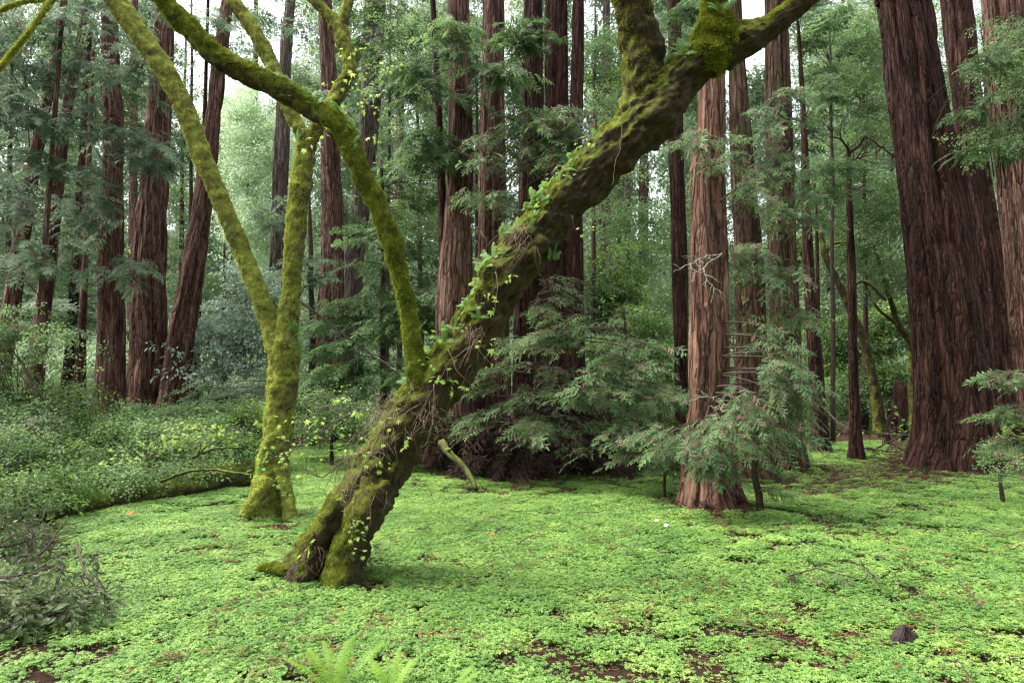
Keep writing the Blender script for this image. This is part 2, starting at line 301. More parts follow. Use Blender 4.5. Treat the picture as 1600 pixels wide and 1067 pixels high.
def scatter(name, kitname, P, A, S, parent=None, origin=(0, 0, 0), kind='stuff'):
    c, n, ng = KITS[kitname]; P = np.asarray(P, float); S = np.asarray(S, float)
    if S.ndim == 1: S = np.repeat(S[:, None], 3, 1)
    me = mesh_np(name, P-np.asarray(origin, float), [], attrs={'rot': (euler_from(A), 'FLOAT_VECTOR'), 'scl': (S, 'FLOAT_VECTOR'), 'idx': (R.integers(0, n, len(P)), 'INT')})
    for o_ in list(c.objects)[:1]:
        for m_ in o_.data.materials: me.materials.append(m_)
    o = link(name, me, parent)
    if parent is None: o.location = Vector(origin)
    md = o.modifiers.new('scatter', 'NODES'); md.node_group = ng
    if kind: o['kind'] = kind
    return o
# ------------------------------------------------------------------ foliage kit
def rr(a, b): return random.uniform(a, b)
def spray_mesh(mat, wood, seed, dead=0.0, nl=.020, L=.6, nt_=15, nw=.0085):
    random.seed(seed); V = []; Fc = []; MI = []
    def tri(a, b, c, m): n = len(V); V.extend([a, b, c]); Fc.append((n, n+1, n+2)); MI.append(m)
    def needles(p0, d, side, ln, dr, m):
        k = int(ln/.0125); up = Vector((0, 0, 1))
        for i in range(k):
            t = i/k; p = p0 + d*(ln*t) + Vector((0, 0, -dr*t*t))
            for s in (-1, 1):
                q = (d*.55 + side*s).normalized(); q.z += rr(-.25, .25); l = nl*rr(.75, 1.2)*(1-.5*t**3)*(.6+.4*min(1, t*5)); wd = d*nw*rr(.7, 1.2)
                tri(p-wd, p+wd, p+q*l, m)
        e = p0+d*ln+Vector((0, 0, -dr)); s2 = side*.0016
        tri(p0-s2, p0+s2, e, m)
    droop = rr(.06, .16); bend = rr(-.08, .08)
    def stem(t): return Vector((L*t, bend*math.sin(t*2), -droop*t*t))
    for i in range(6):
        a, b = stem(i/6), stem((i+1)/6); w1 = .004*(1-i/6)+.001
        n = len(V); V.extend([a+Vector((0, w1, 0)), a-Vector((0, w1, 0)), b-Vector((0, w1*.8, 0)), b+Vector((0, w1*.8, 0))]); Fc.append((n, n+1, n+2, n+3)); MI.append(1)
    for i in range(nt_):
        t = .08+.9*i/nt_; s = 1 if i % 2 else -1
        if random.random() < .1: continue
        an = math.radians(rr(38, 62)); ln = .24*(1-.62*t)*rr(.65, 1.15)*(0.7+.3*min(1, t*6)); d = Vector((math.cos(an), s*math.sin(an), rr(-.3, .12))).normalized()
        sd = d.cross(Vector((rr(-.2, .2), rr(-.2, .2), 1))).normalized(); m = 2 if random.random() < dead else 0
        needles(stem(t), d, sd, ln, ln*rr(.05, .4), m)
        if ln > .13:
            for q in (.35, .6):
                d2 = (d+Vector((.8*math.cos(an)*.5, -s*.5*(1 if q < .5 else -1), -.1))).normalized()
                needles(stem(t)+d*ln*q, d2, d2.cross(Vector((0, 0, 1))).normalized(), ln*.42, .01, m)
    needles(stem(.9), (stem(1)-stem(.9)).normalized(), Vector((0, 1, 0)), .12, .02, 0)
    return mesh_np('spray', [tuple(v) for v in V], Fc, [mat, wood, M['needledead']], MI, False)
def blade_leaf(V, Fc, p, d, up, ln, wd, fold=.25):
    s = d.cross(up).normalized(); n = len(V); up2 = s.cross(d)
    V.extend([p, p+d*ln*.35+s*wd+up2*fold*wd, p+d*ln*.75+s*wd*.7+up2*fold*wd-up2*ln*.06, p+d*ln-up2*ln*.18, p+d*ln*.75-s*wd*.7+up2*fold*wd-up2*ln*.06, p+d*ln*.35-s*wd+up2*fold*wd, p+d*ln*.5-up2*ln*.02])
    Fc.extend([(n, n+1, n+6), (n+1, n+2, n+6), (n+2, n+3, n+6), (n+3, n+4, n+6), (n+4, n+5, n+6), (n+5, n, n+6)])
def leafy_twig(mat, wood, seed, ll=.075, lw=.017, n=20, L=.4, lobed=False):
    random.seed(seed); V = []; Fc = []; MI = []; bx, by = rr(-.1, .1), rr(-.1, .1)
    def stem(t, k=None): return Vector((L*t, bx*t*t, by*t*t))
    for i in range(5):
        a, b = stem(i/5), stem((i+1)/5); w1 = .003
        q = len(V); V.extend([a+Vector((0, w1, 0)), a-Vector((0, w1, 0)), b-Vector((0, w1*.6, 0)), b+Vector((0, w1*.6, 0))]); Fc.append((q, q+1, q+2, q+3)); MI.append(1)
    for i in range(n):
        t = rr(.1, 1); az = rr(0, 6.28); off = rr(0, .10); base = stem(t)+Vector((rr(-.3, 1)*off, math.cos(az)*off, math.sin(az)*off))
        d = Vector((rr(.1, 1), math.cos(az)*rr(.4, 1), math.sin(az)*.5-rr(0, .5))).normalized()
        up = Vector((rr(-.4, .4), rr(-.4, .4), 1)).normalized(); k0 = len(Fc)
        if lobed: maple_leaf(V, Fc, base, d, up, ll*rr(.7, 1.25))
        else: blade_leaf(V, Fc, base, d, up, ll*rr(.7, 1.2), lw*rr(.8, 1.2))
        MI += [0]*(len(Fc)-k0)
    return mesh_np('leafy_twig', [tuple(v) for v in V], Fc, [mat, wood], MI, False)
def maple_leaf(V, Fc, p, d, up, s):
    sd = d.cross(up).normalized(); up2 = sd.cross(d); n = len(V); V.append(p+d*s*.3)
    for ang, r in ((-150, .5), (-125, .28), (-100, .78), (-72, .42), (-50, .95), (-25, .5), (0, 1.1), (25, .5), (50, .95), (72, .42), (100, .78), (125, .28), (150, .5)):
        a = math.radians(ang); V.append(p+d*s*.3+(d*math.cos(a)+sd*math.sin(a))*r*s*.72-up2*(r*r*s*.28))
    for k in range(12): Fc.append((n, n+1+k, n+2+k))
def moss_mesh(mat, seed):
    random.seed(seed); V = []; Fc = []
    for i in range(26):
        a = rr(0, 6.28); r = rr(0, .018); p = Vector((math.cos(a)*r, math.sin(a)*r, -.004)); d = Vector((math.cos(a)*rr(.1, 1), math.sin(a)*rr(.1, 1), rr(.5, 1))).normalized()
        l = rr(.008, .022); s = Vector((rr(-1, 1), rr(-1, 1), rr(-.5, .5))).normalized()*rr(.0016, .0032); n = len(V)
        V.extend([p-s, p+s, p+d*l+Vector((0, 0, -l*.2))]); Fc.append((n, n+1, n+2))
    return mesh_np('moss_tuft', [tuple(v) for v in V], Fc, [mat], None, False)
def clover_mesh(seed, n=24, rad=.088):
    random.seed(seed); V = []; Fc = []; MI = []
    for i in range(n):
        a = rr(0, 6.28); r = rad*math.sqrt(random.random()); h = rr(.03, .055)-.08*r; c = Vector((math.cos(a)*r, math.sin(a)*r, h)); tilt = Vector((rr(-.35, .35), rr(-.35, .35), 1)).normalized()
        s = rr(.0105, .018); a0 = rr(0, 6.28); e1 = tilt.cross(Vector((0, 1, 0))).normalized(); e2 = tilt.cross(e1)
        q = len(V); V.extend([c, c+Vector((.0012, 0, 0)), Vector((c.x*.7, c.y*.7, -.02))]); Fc.append((q, q+1, q+2)); MI.append(0)
        for k in range(3):
            b = a0+k*2.094; d = e1*math.cos(b)+e2*math.sin(b); sd = tilt.cross(d); q = len(V); dn = tilt*-1
            # a heart-shaped leaflet folded along its midrib
            V.extend([c, c+d*s*.55+sd*s*.52+dn*s*.22, c+d*s*1.08+sd*s*.50+dn*s*.30, c+d*s*.88+dn*s*.02, c+d*s*1.08-sd*s*.50+dn*s*.30, c+d*s*.55-sd*s*.52+dn*s*.22])
            Fc.extend([(q, q+1, q+2, q+3), (q, q+3, q+4, q+5)]); MI += [0, 0]
    return mesh_np('clover_clump', [tuple(v) for v in V], Fc, [M['clover']], MI, False)
def frond_data(L, npin, plen, pw, droop, seed, lift=.9, curl=0):
    """a fern frond: rachis rising along +x and bending over, with tapering toothed pinnae on both sides"""
    random.seed(seed); V = []; Fc = []
    def st(t): a = lift*(1-t*droop); return Vector((L*(t*.9), curl*t*t, L*(lift*t-droop*.62*t*t)))
    for i in range(10):
        a, b = st(i/10), st((i+1)/10); q = len(V); w1 = .003*(1-i/11)
        V.extend([a+Vector((0, w1, 0)), a-Vector((0, w1, 0)), b-Vector((0, w1, 0)), b+Vector((0, w1, 0))]); Fc.append((q, q+1, q+2, q+3))
    for i in range(npin):
        t = .12+.87*i/npin; p = st(t); tg = (st(min(1, t+.02))-st(t-.02)).normalized(); prof = math.sin(math.pi*min(1, (t*.8+.17)))**.7
        for s in (-1, 1):
            sd = Vector((0, s, 0)); d = (sd+tg*rr(.25, .45)+Vector((0, 0, rr(-.22, .05)))).normalized(); l = plen*prof*rr(.9, 1.08); q = len(V); w2 = tg*pw*.5
            V.extend([p-w2*.7, p+w2, p+d*l*.5+w2*.95, p+d*l-Vector((0, 0, l*.12)), p+d*l*.5-w2*.75]); Fc.extend([(q, q+1, q+2, q+4), (q+4, q+2, q+3)])
    return V, Fc
def frond_mesh(mat, *a, **k):
    V, Fc = frond_data(*a, **k); return mesh_np('frond', [tuple(v) for v in V], Fc, [mat], None, False)
def small_fern(seed, n=6, L=.17):
    V = []; Fc = []
    for k in range(n):
        random.seed(seed*31+k); az = rr(-1.9, 1.9); l = L*rr(.6, 1.2); v, f = frond_data(l, 15, l*.26, l*.045, rr(.5, .95), seed*7+k, lift=rr(.5, 1.1)); q = len(V); c, s = math.cos(az), math.sin(az)
        V += [(a.x*c-a.y*s, a.x*s+a.y*c, a.z) for a in v]; Fc += [tuple(i+q for i in ff) for ff in f]
    return mesh_np('fern', V, Fc, [M['fernm']], None, False)
def clump_mesh(mat, seed, n=70, ls=.075):
    random.seed(seed); V = []; Fc = []
    for i in range(n):
        v = Vector((random.gauss(0, .16), random.gauss(0, .16), random.gauss(0, .07))); d = (v+Vector((rr(-.2, .2), rr(-.2, .2), rr(-.25, .05)))).normalized(); l = ls*rr(.5, 1.4); sd = d.cross(Vector((rr(-.6, .6), rr(-.6, .6), 1))).normalized()*l*rr(.15, .3); q = len(V)
        V.extend([v-d*l*.5, v+sd, v+d*l, v-sd]); Fc.append((q, q+1, q+2, q+3))
    return mesh_np('clump', [tuple(v) for v in V], Fc, [mat], None, False)
kit('needle', [spray_mesh(M['needle'], M['twig'], s, .03, .028, nw=.011) for s in range(4)])
kit('blue', [spray_mesh(M['needleblue'], M['twig'], s+10, .02, .028, nw=.011) for s in range(4)])
kit('near', [spray_mesh(M['needlenear'], M['twig'], s+20, .2, .024, .62, 13, .0095) for s in range(6)])
kit('far', [clump_mesh(M['far'], s+30) for s in range(6)])
kit('farlight', [clump_mesh(M['farlight'], s+30) for s in range(6)])
kit('duffbit', [spray_mesh(M['litterneedle'], M['twig'], s+90, 0, .03, .6, 5, .012) for s in range(3)])
kit('duff', [spray_mesh(M['duffneedle'], M['twig'], s+80, 0, .02, .6, 12, .006) for s in range(4)])
kit('bay', [leafy_twig(M['bay'], M['twig'], s+40) for s in range(5)])
kit('green', [leafy_twig(M['green'], M['twig'], s+50, .045, .016, 26, .5) for s in range(5)])
kit('bayglare', [leafy_twig(M['bayglare'], M['twig'], s+45) for s in range(4)])
kit('pale', [clump_mesh(M['pale'], s+36, 60, .05) for s in range(5)])
kit('lime', [leafy_twig(M['lime'], M['twig'], s+60, .062, .02, 5, .22, True) for s in range(5)])
kit('drab', [leafy_twig(M['drab'], M['twig'], s+70, .10, .019, 14, .4) for s in range(4)])
kit('moss', [moss_mesh(M['moss'], s) for s in range(4)])
kit('mossbright', [moss_mesh(M['mossbright'], s+9) for s in range(4)])
kit('cloverfew', [clover_mesh(s+20, 4, .055) for s in range(6)])
kit('clover', [clover_mesh(s) for s in range(9)])
kit('fernclump', [small_fern(s, 7, .3) for s in range(4)])
random.seed(99)
# ------------------------------------------------------------------ trunks
def px_path(path, Y, Ytop=None):
    """(px, py, width px) along a trunk standing at distance Y -> centre line and radius in metres"""
    P = []; r = []; n = len(path)
    for k, q in enumerate(path):
        Yk = Y + ((Ytop-Y)*k/(n-1) if Ytop else 0)
        if len(q) > 3: Yk = q[3]
        P.append(at(q[0], q[1], Yk)); r.append(q[2]/2*tdep(q[1], Yk)/F)
    return np.array(P), np.array(r)
def bark_tube(name, P, r, mat, parent, origin, sides, step, mode, seed, flare=0, ground=None, amp=1, lobes=0, burls=0):
    seglen = np.linalg.norm(np.diff(P, axis=0), axis=1); ks = np.maximum(1, np.round(seglen/step)).astype(int)
    D4 = catmull(np.concatenate([P, r[:, None]], 1), ks); C = D4[:, :3]; rad = np.maximum(D4[:, 3], .003)
    s = np.concatenate([[0], np.cumsum(np.linalg.norm(np.diff(C, axis=0), axis=1))])
    V, D, a = tube_rings(C, rad, sides); n = len(C); rm = float(np.median(rad))
    S = np.repeat(s, sides); A = np.tile(a, n); RAD = np.repeat(rad, sides); off = seed*13.7
    bk = np.stack([np.cos(A)*rm+off, np.sin(A)*rm, S], 1); Dm = D.reshape(-1, 3); Vf = V.reshape(-1, 3)
    if mode == 'redwood':
        wob = (fbm(np.stack([np.cos(A)*1.2+off, np.sin(A)*1.2, S*.25], 1), 2, seed)-.5)
        A2 = A + wob*.5/np.maximum(rm, .2)
        fr = 4.2; q = np.stack([np.cos(A2)*rm*fr+off, np.sin(A2)*rm*fr, S*.33], 1)
        n1 = noise3(q, seed); n2 = noise3(q*np.array([2.3, 2.3, 3]), seed+3); n3 = noise3(q*np.array([5, 5, 7]), seed+5)
        rid = 1-np.abs(2*n1-1)*1.0; rid2 = 1-np.abs(2*n2-1)
        fl = fbm(np.stack([np.cos(A2)*1.5+off, np.sin(A2)*1.5, S*.10], 1), 2, seed+9)-.5
        disp = RAD*fl*.22*amp - (rid**5)*min(.11, rm*.16)*amp - (rid2**4)*min(.05, rm*.09) + (n3-.5)*min(.028, rm*.07) + (n2-.5)*min(.05, rm*.08)
        if flare:
            h = np.clip(Vf[:, 2]-ground, 0, None); e = np.exp(-h/(flare[1])); lob = .55+.45*np.cos(A*lobes+seed+fl*6)
            disp = disp + RAD*e*flare[0]*(.4+.9*lob*(.6+n1))
    else:
        q = Vf*3.2+off; lump = fbm(q, 3, seed)-.5; l2 = fbm(Vf*11+off, 3, seed+2)-.5; l3 = fbm(Vf*38+off, 2, seed+4)-.5
        disp = RAD*lump*.42*amp + np.minimum(.07, RAD*.38)*l2*amp*1.7 + .022*l3*min(1, rm/.05)
        for k in range(burls):
            c = Vf[int(R.random()**1.2*.75*len(Vf))]; br = R.uniform(.05, .12); disp = disp + R.uniform(.25, .5)*br*np.exp(-((Vf-c)**2).sum(1)/br**2)
        if flare:
            h = np.clip(Vf[:, 2]-ground, 0, None); e = np.exp(-h/(flare[1])); lob = np.maximum(0, np.cos(A*lobes+seed+lump*3))**1.5
            disp = disp + RAD*e*flare[0]*(.25+lob)
    V2 = Vf + Dm*disp[:, None]
    Fq = grid_faces(n, sides); caps = [tuple(range((n-1)*sides, n*sides))]
    me = mesh_np(name, V2-np.asarray(origin, float), [tuple(f) for f in Fq]+caps, [mat], None, True, {'bark': (bk, 'FLOAT_VECTOR')})
    o = link(name, me, parent); return o, V2.reshape(n, sides, 3), D, C, rad
BRANCHM = {'bayglare': 'dkwood', 'pale': 'twig', 'farlight': 'twig', 'duff': 'twig', 'needle': 'twig', 'blue': 'twig', 'near': 'twig', 'bay': 'dkwood', 'green': 'dkwood', 'lime': 'dkwood', 'far': 'twig', 'drab': 'twig'}
DENS = {'near': .95, 'needle': 1.35, 'blue': .85, 'green': 1.7, 'bay': 1.6, 'lime': 1.0, 'far': 1.0}
def crown(root, origin, axisfn, blobs, kitn, scale, name='crown', limbs=True, droop=.35, flat=.35, limb_r=.010, seedoff=0):
    """foliage sprays carried by boughs that leave the trunk axis; blob = (px, py, rx px, ry px, Y, number)"""
    Ps, Ds, Us, Ss = [], [], [], []; G = Geo(); any_l = False
    for b in blobs:
        px, py, rx, ry, Y, n = b[:6]; n = n*DENS.get(kitn, 1.5); dY = b[6] if len(b) > 6 else None
        mx_, mz_ = rx*Y/F, ry*Y/F; c0 = at(px, py, Y); my_ = dY or mx_*.7
        per = 9 if kitn in ('needle', 'blue', 'near', 'far') else 6
        nb = max(1, int(n/per)); L = max(.25*scale, min(.8*scale, mx_*.8))
        for k in range(nb):
            v = R.normal(size=3); v *= (R.random()**.4)/np.linalg.norm(v); c = c0+v*np.array([mx_, my_, mz_])
            ax = axisfn(c[2]); out = c-ax; out[2] = 0; dist = np.linalg.norm(out)
            th = math.atan2(out[1], out[0])+R.normal()*.5 if dist > .2 else R.random()*6.28
            d = np.array([math.cos(th), math.sin(th), -.15]); m = int(per*R.uniform(.6, 1.4))+1
            for j in range(m):
                t = (j/m-.35)*2*L; lat = 1 if j % 2 else -1; yaw = th+lat*R.uniform(.2, 1.1)*(1 if j < m-1 else 0)
                drp = droop*R.uniform(.3, 1.6); Ps.append(c+d*t+np.array([0, 0, -droop*.5*max(t, 0)**2/max(L, .1)])+R.normal(size=3)*.05*scale)
                Ds.append((math.cos(yaw), math.sin(yaw), -drp)); Us.append((R.normal()*flat, R.normal()*flat, 1)); Ss.append(scale*R.uniform(.65, 1.25))
            if limbs:
                p0 = axisfn(min(c[2]+dist*R.uniform(-.25, .15), 60)); p1 = c+d*L*.9
                if np.linalg.norm(p1-p0) > 4.5: p0 = p1+(p0-p1)/np.linalg.norm(p1-p0)*R.uniform(1.2, 2.6)
                mid = (p0+p1)/2+np.array([R.normal()*.08, R.normal()*.08, dist*.08+.03]); ts = np.linspace(0, 1, 7)[:, None]
                G.tube((1-ts)**2*p0+2*ts*(1-ts)*mid+ts**2*p1, np.linspace(limb_r*1.4, limb_r*.35, 7), 4); any_l = True
    Ps = np.array(Ps); A = frame_x(np.array(Ds), np.array(Us))
    if any_l: G.build('branchwork', [M[BRANCHM[kitn]]], root, origin, kind='stuff')
    return scatter(name, kitn, Ps, A, np.array(Ss), root, origin)
NT = [0]; BASES = []
def w_small(path): return max(q[2] for q in path) < 35
def redwood(label, path, Y, mat='red', blobs=(), kitn='needle', scale=1., sides=None, step=.09, name='redwood_tree', group='tall redwood trunks', flare=(.35, .5), lobes=5, amp=1, cat='redwood', droop=.5, extra=None, limbs=True, ext=6):
    NT[0] += 1; seed = NT[0]
    P, r = px_path(path, Y); P = P[::1]
    gr = gz(P[0][0], Y); base = np.array([P[0][0], Y, gr])
    d0 = (P[1]-P[0])/np.linalg.norm(P[1]-P[0]); t = (gr-.25-P[0][2])/max(.2, d0[2])
    if abs(t) > .02 and P[0][2] > gr-.25: P = np.concatenate([[P[0]+d0*t], P]); r = np.concatenate([[r[0]*1.05], r])
    d1 = (P[-1]-P[-2])/np.linalg.norm(P[-1]-P[-2]); P = np.concatenate([P, [P[-1]+d1*ext]]); r = np.concatenate([r, [r[-1]*.8]])
    wpx = max(q[2] for q in path); sides = sides or int(min(260, max(14, wpx*2.0)))
    if Y < 17: BASES.append((base[0], Y, max(q[2] for q in path)/2*Y/F*1.05, 26 if w_small(path) else 90, 1.6 if Y > 13 and not w_small(path) else .9))
    root = empty(name, base, label, cat, group)
    dist_step = max(step, 2.4*Y/F)
    bark_tube('trunk', P, r, M[mat], root, base, sides, dist_step, 'redwood', seed, flare, gr, amp, lobes)
    zs = P[:, 2]
    axisfn = lambda z: np.array([np.interp(z, zs, P[:, 0]), np.interp(z, zs, P[:, 1]), z])
    if blobs: crown(root, base, axisfn, blobs, kitn, scale, droop=droop, limbs=limbs)
    return root, base, axisfn
# left group
redwood('broad fluted redwood, leftmost of the thick upright redwoods behind the left shrubs', [(168, 672, 48), (172, 560, 44), (174, 400, 38), (176, 200, 31), (172, 60, 26), (170, -30, 24)], 20, 'red',
  [(200, 120, 80, 45, 17, 130), (150, 200, 100, 40, 16.5, 170), (215, 255, 70, 35, 17, 110), (110, 290, 90, 40, 16.5, 130), (190, 415, 50, 14, 17, 60), (160, 340, 60, 22, 17, 60), (160, 30, 90, 40, 17, 100)], 'blue', 1.0, amp=1.3)
redwood('wide pinkish redwood behind the left mossy limb, between two other thick redwoods', [(228, 645, 64), (232, 560, 54), (235, 400, 50), (246, 200, 38), (260, 0, 30)], 21.5, 'redpale',
  [(250, 90, 50, 40, 18, 60), (240, 240, 40, 22, 18, 40)], 'blue', 1.0, amp=1.4)
redwood('redwood leaning to the right behind the left mossy limb', [(270, 640, 44), (285, 520, 40), (305, 400, 34), (331, 200, 25), (342, 100, 23), (356, 0, 19)], 21, 'red',
  [(330, 40, 50, 40, 19, 50), (370, 60, 50, 50, 20, 50)], 'blue', 1.0)
redwood('thin straight dark trunk standing just right of the leaning left redwood', [(304, 650, 11), (308, 520, 10), (311, 440, 9), (316, 300, 8), (322, 100, 6)], 23, 'redshade', name='young_redwood', group='slender trunks', cat='young redwood')
redwood('slim redwood slanting up behind blue green foliage near the left edge of the forest', [(-12, 640, 30), (15, 500, 25), (33, 375, 22), (52, 262, 19), (75, 150, 15), (95, 30, 11)], 19, 'red',
  [(20, 60, 90, 60, 15.5, 150), (20, 180, 80, 50, 15, 130), (20, 300, 60, 40, 15.5, 80), (70, 110, 70, 50, 15.5, 100)], 'blue', 1.0)
redwood('slim redwood slanting right, second from the left edge, bare below and leafy above', [(48, 640, 28), (71, 455, 24), (78, 390, 22), (92, 262, 19), (107, 160, 17), (124, 75, 13), (140, -10, 10)], 18, 'red',
  [(100, 30, 60, 40, 15, 90), (60, 400, 60, 40, 15, 60), (55, 240, 50, 40, 15, 60)], 'blue', 1.0)
redwood('short dark trunk in the shade left of the fluted redwood', [(100, 650, 24), (112, 556, 22), (120, 425, 18), (126, 300, 14)], 24, 'redshade', [(120, 380, 40, 60, 20, 60)], 'needle', .9, group='slender trunks')
redwood('reddish split trunk just behind the left shrubs, close to the fluted redwood', [(118, 655, 14), (124, 560, 13), (130, 460, 11), (134, 360, 9)], 22, 'red', name='young_redwood', group='slender trunks', cat='young redwood')
redwood('thin leaning reddish trunk in the shrubs near the left edge', [(38, 690, 16), (48, 600, 14), (60, 520, 12), (66, 440, 9)], 15, 'red', name='young_redwood', group='slender trunks', cat='young redwood', extra=None)
# centre left
redwood('hazy grey trunk seen behind the bright mossy maple stem', [(430, 600, 32), (434, 400, 28), (440, 225, 24), (447, 75, 20), (456, -20, 15)], 30, 'grey', [(425, 330, 30, 60, 27, 50), (470, 60, 40, 40, 27, 40)], 'blue', 1.3)
redwood('pale barked redwood between the two mossy trees, streaked almost white', [(508, 600, 56), (515, 480, 44), (519, 380, 38), (517, 260, 33), (512, 100, 27), (506, -20, 22)], 19, 'redpale',
  [(500, 160, 40, 40, 17, 50)], 'needle', 1.0, amp=1.4)
redwood('tall grey brown redwood rising behind the arching mossy limb', [(540, 600, 40), (555, 400, 34), (566, 300, 32), (576, 200, 32), (584, 60, 34), (588, -20, 34)], 24, 'grey',
  [(620, 90, 50, 60, 20, 90), (540, 330, 30, 50, 20, 40)], 'needle', 1.1)
redwood('slim trunk touching the left side of the central twin redwood', [(700, 700, 20), (697, 500, 18), (690, 300, 14), (684, 150, 11), (675, -20, 10)], 13.3, 'redshade', [(655, 120, 50, 50, 12.5, 60), (660, 230, 45, 40, 12.5, 60)], 'needle', .9, group='slender trunks')
# central cluster
redwood('central dark redwood with a deep cleft, left of the big leaning trunk', [(706, 745, 80), (710, 600, 66), (711, 480, 60), (716, 320, 48), (719, 150, 40), (719, -20, 37)], 13.0, 'red',
  [(770, 110, 35, 30, 11.5, 40), (720, 60, 40, 40, 11.8, 50)], 'needle', .9, amp=1.6)
redwood('straight redwood behind the ferny part of the leaning trunk', [(772, 745, 64), (770, 500, 50), (769, 300, 46), (770, 150, 42), (771, -20, 38)], 13.8, 'red',
  [(790, 230, 55, 35, 11.5, 70), (850, 190, 60, 30, 11.5, 80), (770, 300, 50, 25, 11.5, 50), (790, 180, 40, 25, 11.5, 40), (880, 260, 50, 30, 11.5, 50)], 'near', .85, amp=1.2)
redwood('shaded redwood rising left of the upright limb, leftmost of three close stems', [(826, 745, 60), (828, 500, 50), (830, 300, 42), (832, 150, 34), (832, -20, 30)], 14.5, 'redshade', [(820, 60, 35, 40, 12.5, 60)], 'needle', .9)
redwood('broad shaded redwood, middle of three close stems behind the leaning trunk', [(880, 745, 80), (876, 560, 64), (872, 300, 48), (869, 150, 39), (869, -20, 37)], 13.5, 'redshade', [], 'needle', .9)
redwood('slim shaded redwood, rightmost of three close stems behind the leaning trunk', [(905, 745, 40), (898, 560, 34), (899, 300, 26), (902, 150, 23), (904, -20, 20)], 13.2, 'redshade', [(900, 230, 30, 30, 11.5, 30)], 'needle', .9)
# right of centre
redwood('dark narrow redwood pressed against the left side of the sunlit stripped redwood', [(1068, 700, 26), (1066, 600, 24), (1061, 400, 27), (1056, 200, 25), (1052, -20, 22)], 12.5, 'redshade', [(1070, 30, 30, 30, 11.5, 30)], 'needle', .9)
S_root, S_base, S_ax = redwood('sturdy red brown redwood with sprouts at its foot, standing in the clover', [(1106, 792, 84), (1108, 700, 75), (1108, 600, 68), (1109, 500, 67), (1108, 300, 57), (1112, 150, 48), (1114, -20, 42)], 8.8, 'redtan',
  [(1090, 205, 45, 28, 8.2, 45), (1125, 250, 45, 25, 8.2, 45), (1160, 300, 30, 20, 8.3, 20), (1205, 560, 45, 32, 8.1, 75), (1165, 620, 50, 35, 8.0, 90), (1215, 600, 40, 30, 8.2, 60), (1180, 670, 45, 30, 8.0, 60), (1090, 660, 50, 20, 7.9, 55), (1230, 640, 30, 25, 8.2, 30), (1120, 720, 30, 25, 7.9, 30), (1075, 690, 30, 30, 7.9, 30), (1140, 690, 40, 25, 7.8, 34), (1180, 520, 30, 20, 8.2, 25)], 'near', .52, flare=(.35, .35), lobes=5, amp=1.5, step=.045, sides=230)
redwood('mossy flanked redwood right behind the sturdy one with sprouts', [(1180, 700, 54), (1175, 550, 48), (1169, 400, 46), (1157, 200, 34), (1152, 80, 26), (1148, -20, 20)], 11.5, 'redmoss',
  [(1190, 300, 30, 50, 10, 60), (1170, 420, 30, 50, 10, 50), (1185, 200, 30, 40, 10, 40)], 'near', .7)
redwood('tall mossy redwood left of the pair of thin dark stems', [(1228, 705, 54), (1226, 550, 48), (1222, 400, 44), (1217, 200, 42), (1214, 60, 38), (1212, -20, 34)], 13, 'redmoss',
  [(1225, 250, 40, 30, 11.5, 70), (1240, 330, 40, 40, 11.5, 70), (1210, 420, 40, 40, 11.5, 70), (1215, 160, 30, 30, 11.5, 40), (1240, 480, 35, 30, 11.5, 40)], 'near', .75)
redwood('young dark redwood with a slightly bowed stem, left of the thinner one', [(1282, 703, 28), (1276, 600, 23), (1262, 400, 17), (1256, 200, 10), (1248, 60, 6)], 16, 'redshade', [(1280, 120, 50, 40, 14, 30), (1290, 280, 45, 40, 14, 60)], 'needle', .85, name='young_redwood', group='slender trunks', cat='young redwood', flare=(.2, .3), ext=.5)
_, wb, wax = redwood('slender bare dark stem forking high up, between clover and bright leaves', [(1338, 712, 20), (1334, 600, 15), (1330, 400, 12), (1327, 300, 9), (1326, 235, 7)], 14.6, 'redshade', name='slender_tree', group='slender trunks', cat='young tree', flare=(.3, .3), ext=.05)
redwood('very thin stem rising right beside the bowed young redwood', [(1290, 690, 9), (1280, 560, 7), (1277, 400, 6), (1276, 330, 4)], 18, 'redshade', name='young_redwood', group='slender trunks', cat='young redwood', flare=(.1, .3), ext=.3)
# right giants
redwood('huge dark redwood trunk leaning left, nearest giant on the right', [(1495, 738, 132), (1494, 620, 118), (1472, 400, 100), (1441, 200, 81), (1410, 0, 73), (1404, -40, 71)], 13.2, 'redshade',
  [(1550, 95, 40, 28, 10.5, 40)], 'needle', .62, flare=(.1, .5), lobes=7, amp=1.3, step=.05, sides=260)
redwood('giant redwood directly right of the huge leaning trunk, redder in its upper part', [(1572, 700, 52), (1558, 600, 46), (1540, 400, 42), (1514, 200, 42), (1493, 0, 42), (1489, -40, 40)], 17.5, 'redshade',
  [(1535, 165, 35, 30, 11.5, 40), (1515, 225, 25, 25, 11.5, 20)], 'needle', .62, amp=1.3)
redwood('third giant redwood from the huge leaning trunk, pale streak down its side', [(1612, 700, 54), (1602, 560, 46), (1586, 400, 36), (1566, 200, 36), (1553, 0, 36), (1550, -40, 34)], 18.5, 'red',
  [(1590, 120, 50, 40, 12, 90), (1560, 215, 45, 30, 11.5, 70), (1590, 60, 50, 40, 12, 60)], 'green', .8, amp=1.3)
redwood('redwood trunk cut by the right edge of the view, behind hanging leaves', [(1650, 700, 60), (1625, 400, 54), (1598, 150, 46), (1585, 0, 40)], 18, 'red', [(1600, 200, 40, 40, 13, 60)], 'needle', .9)
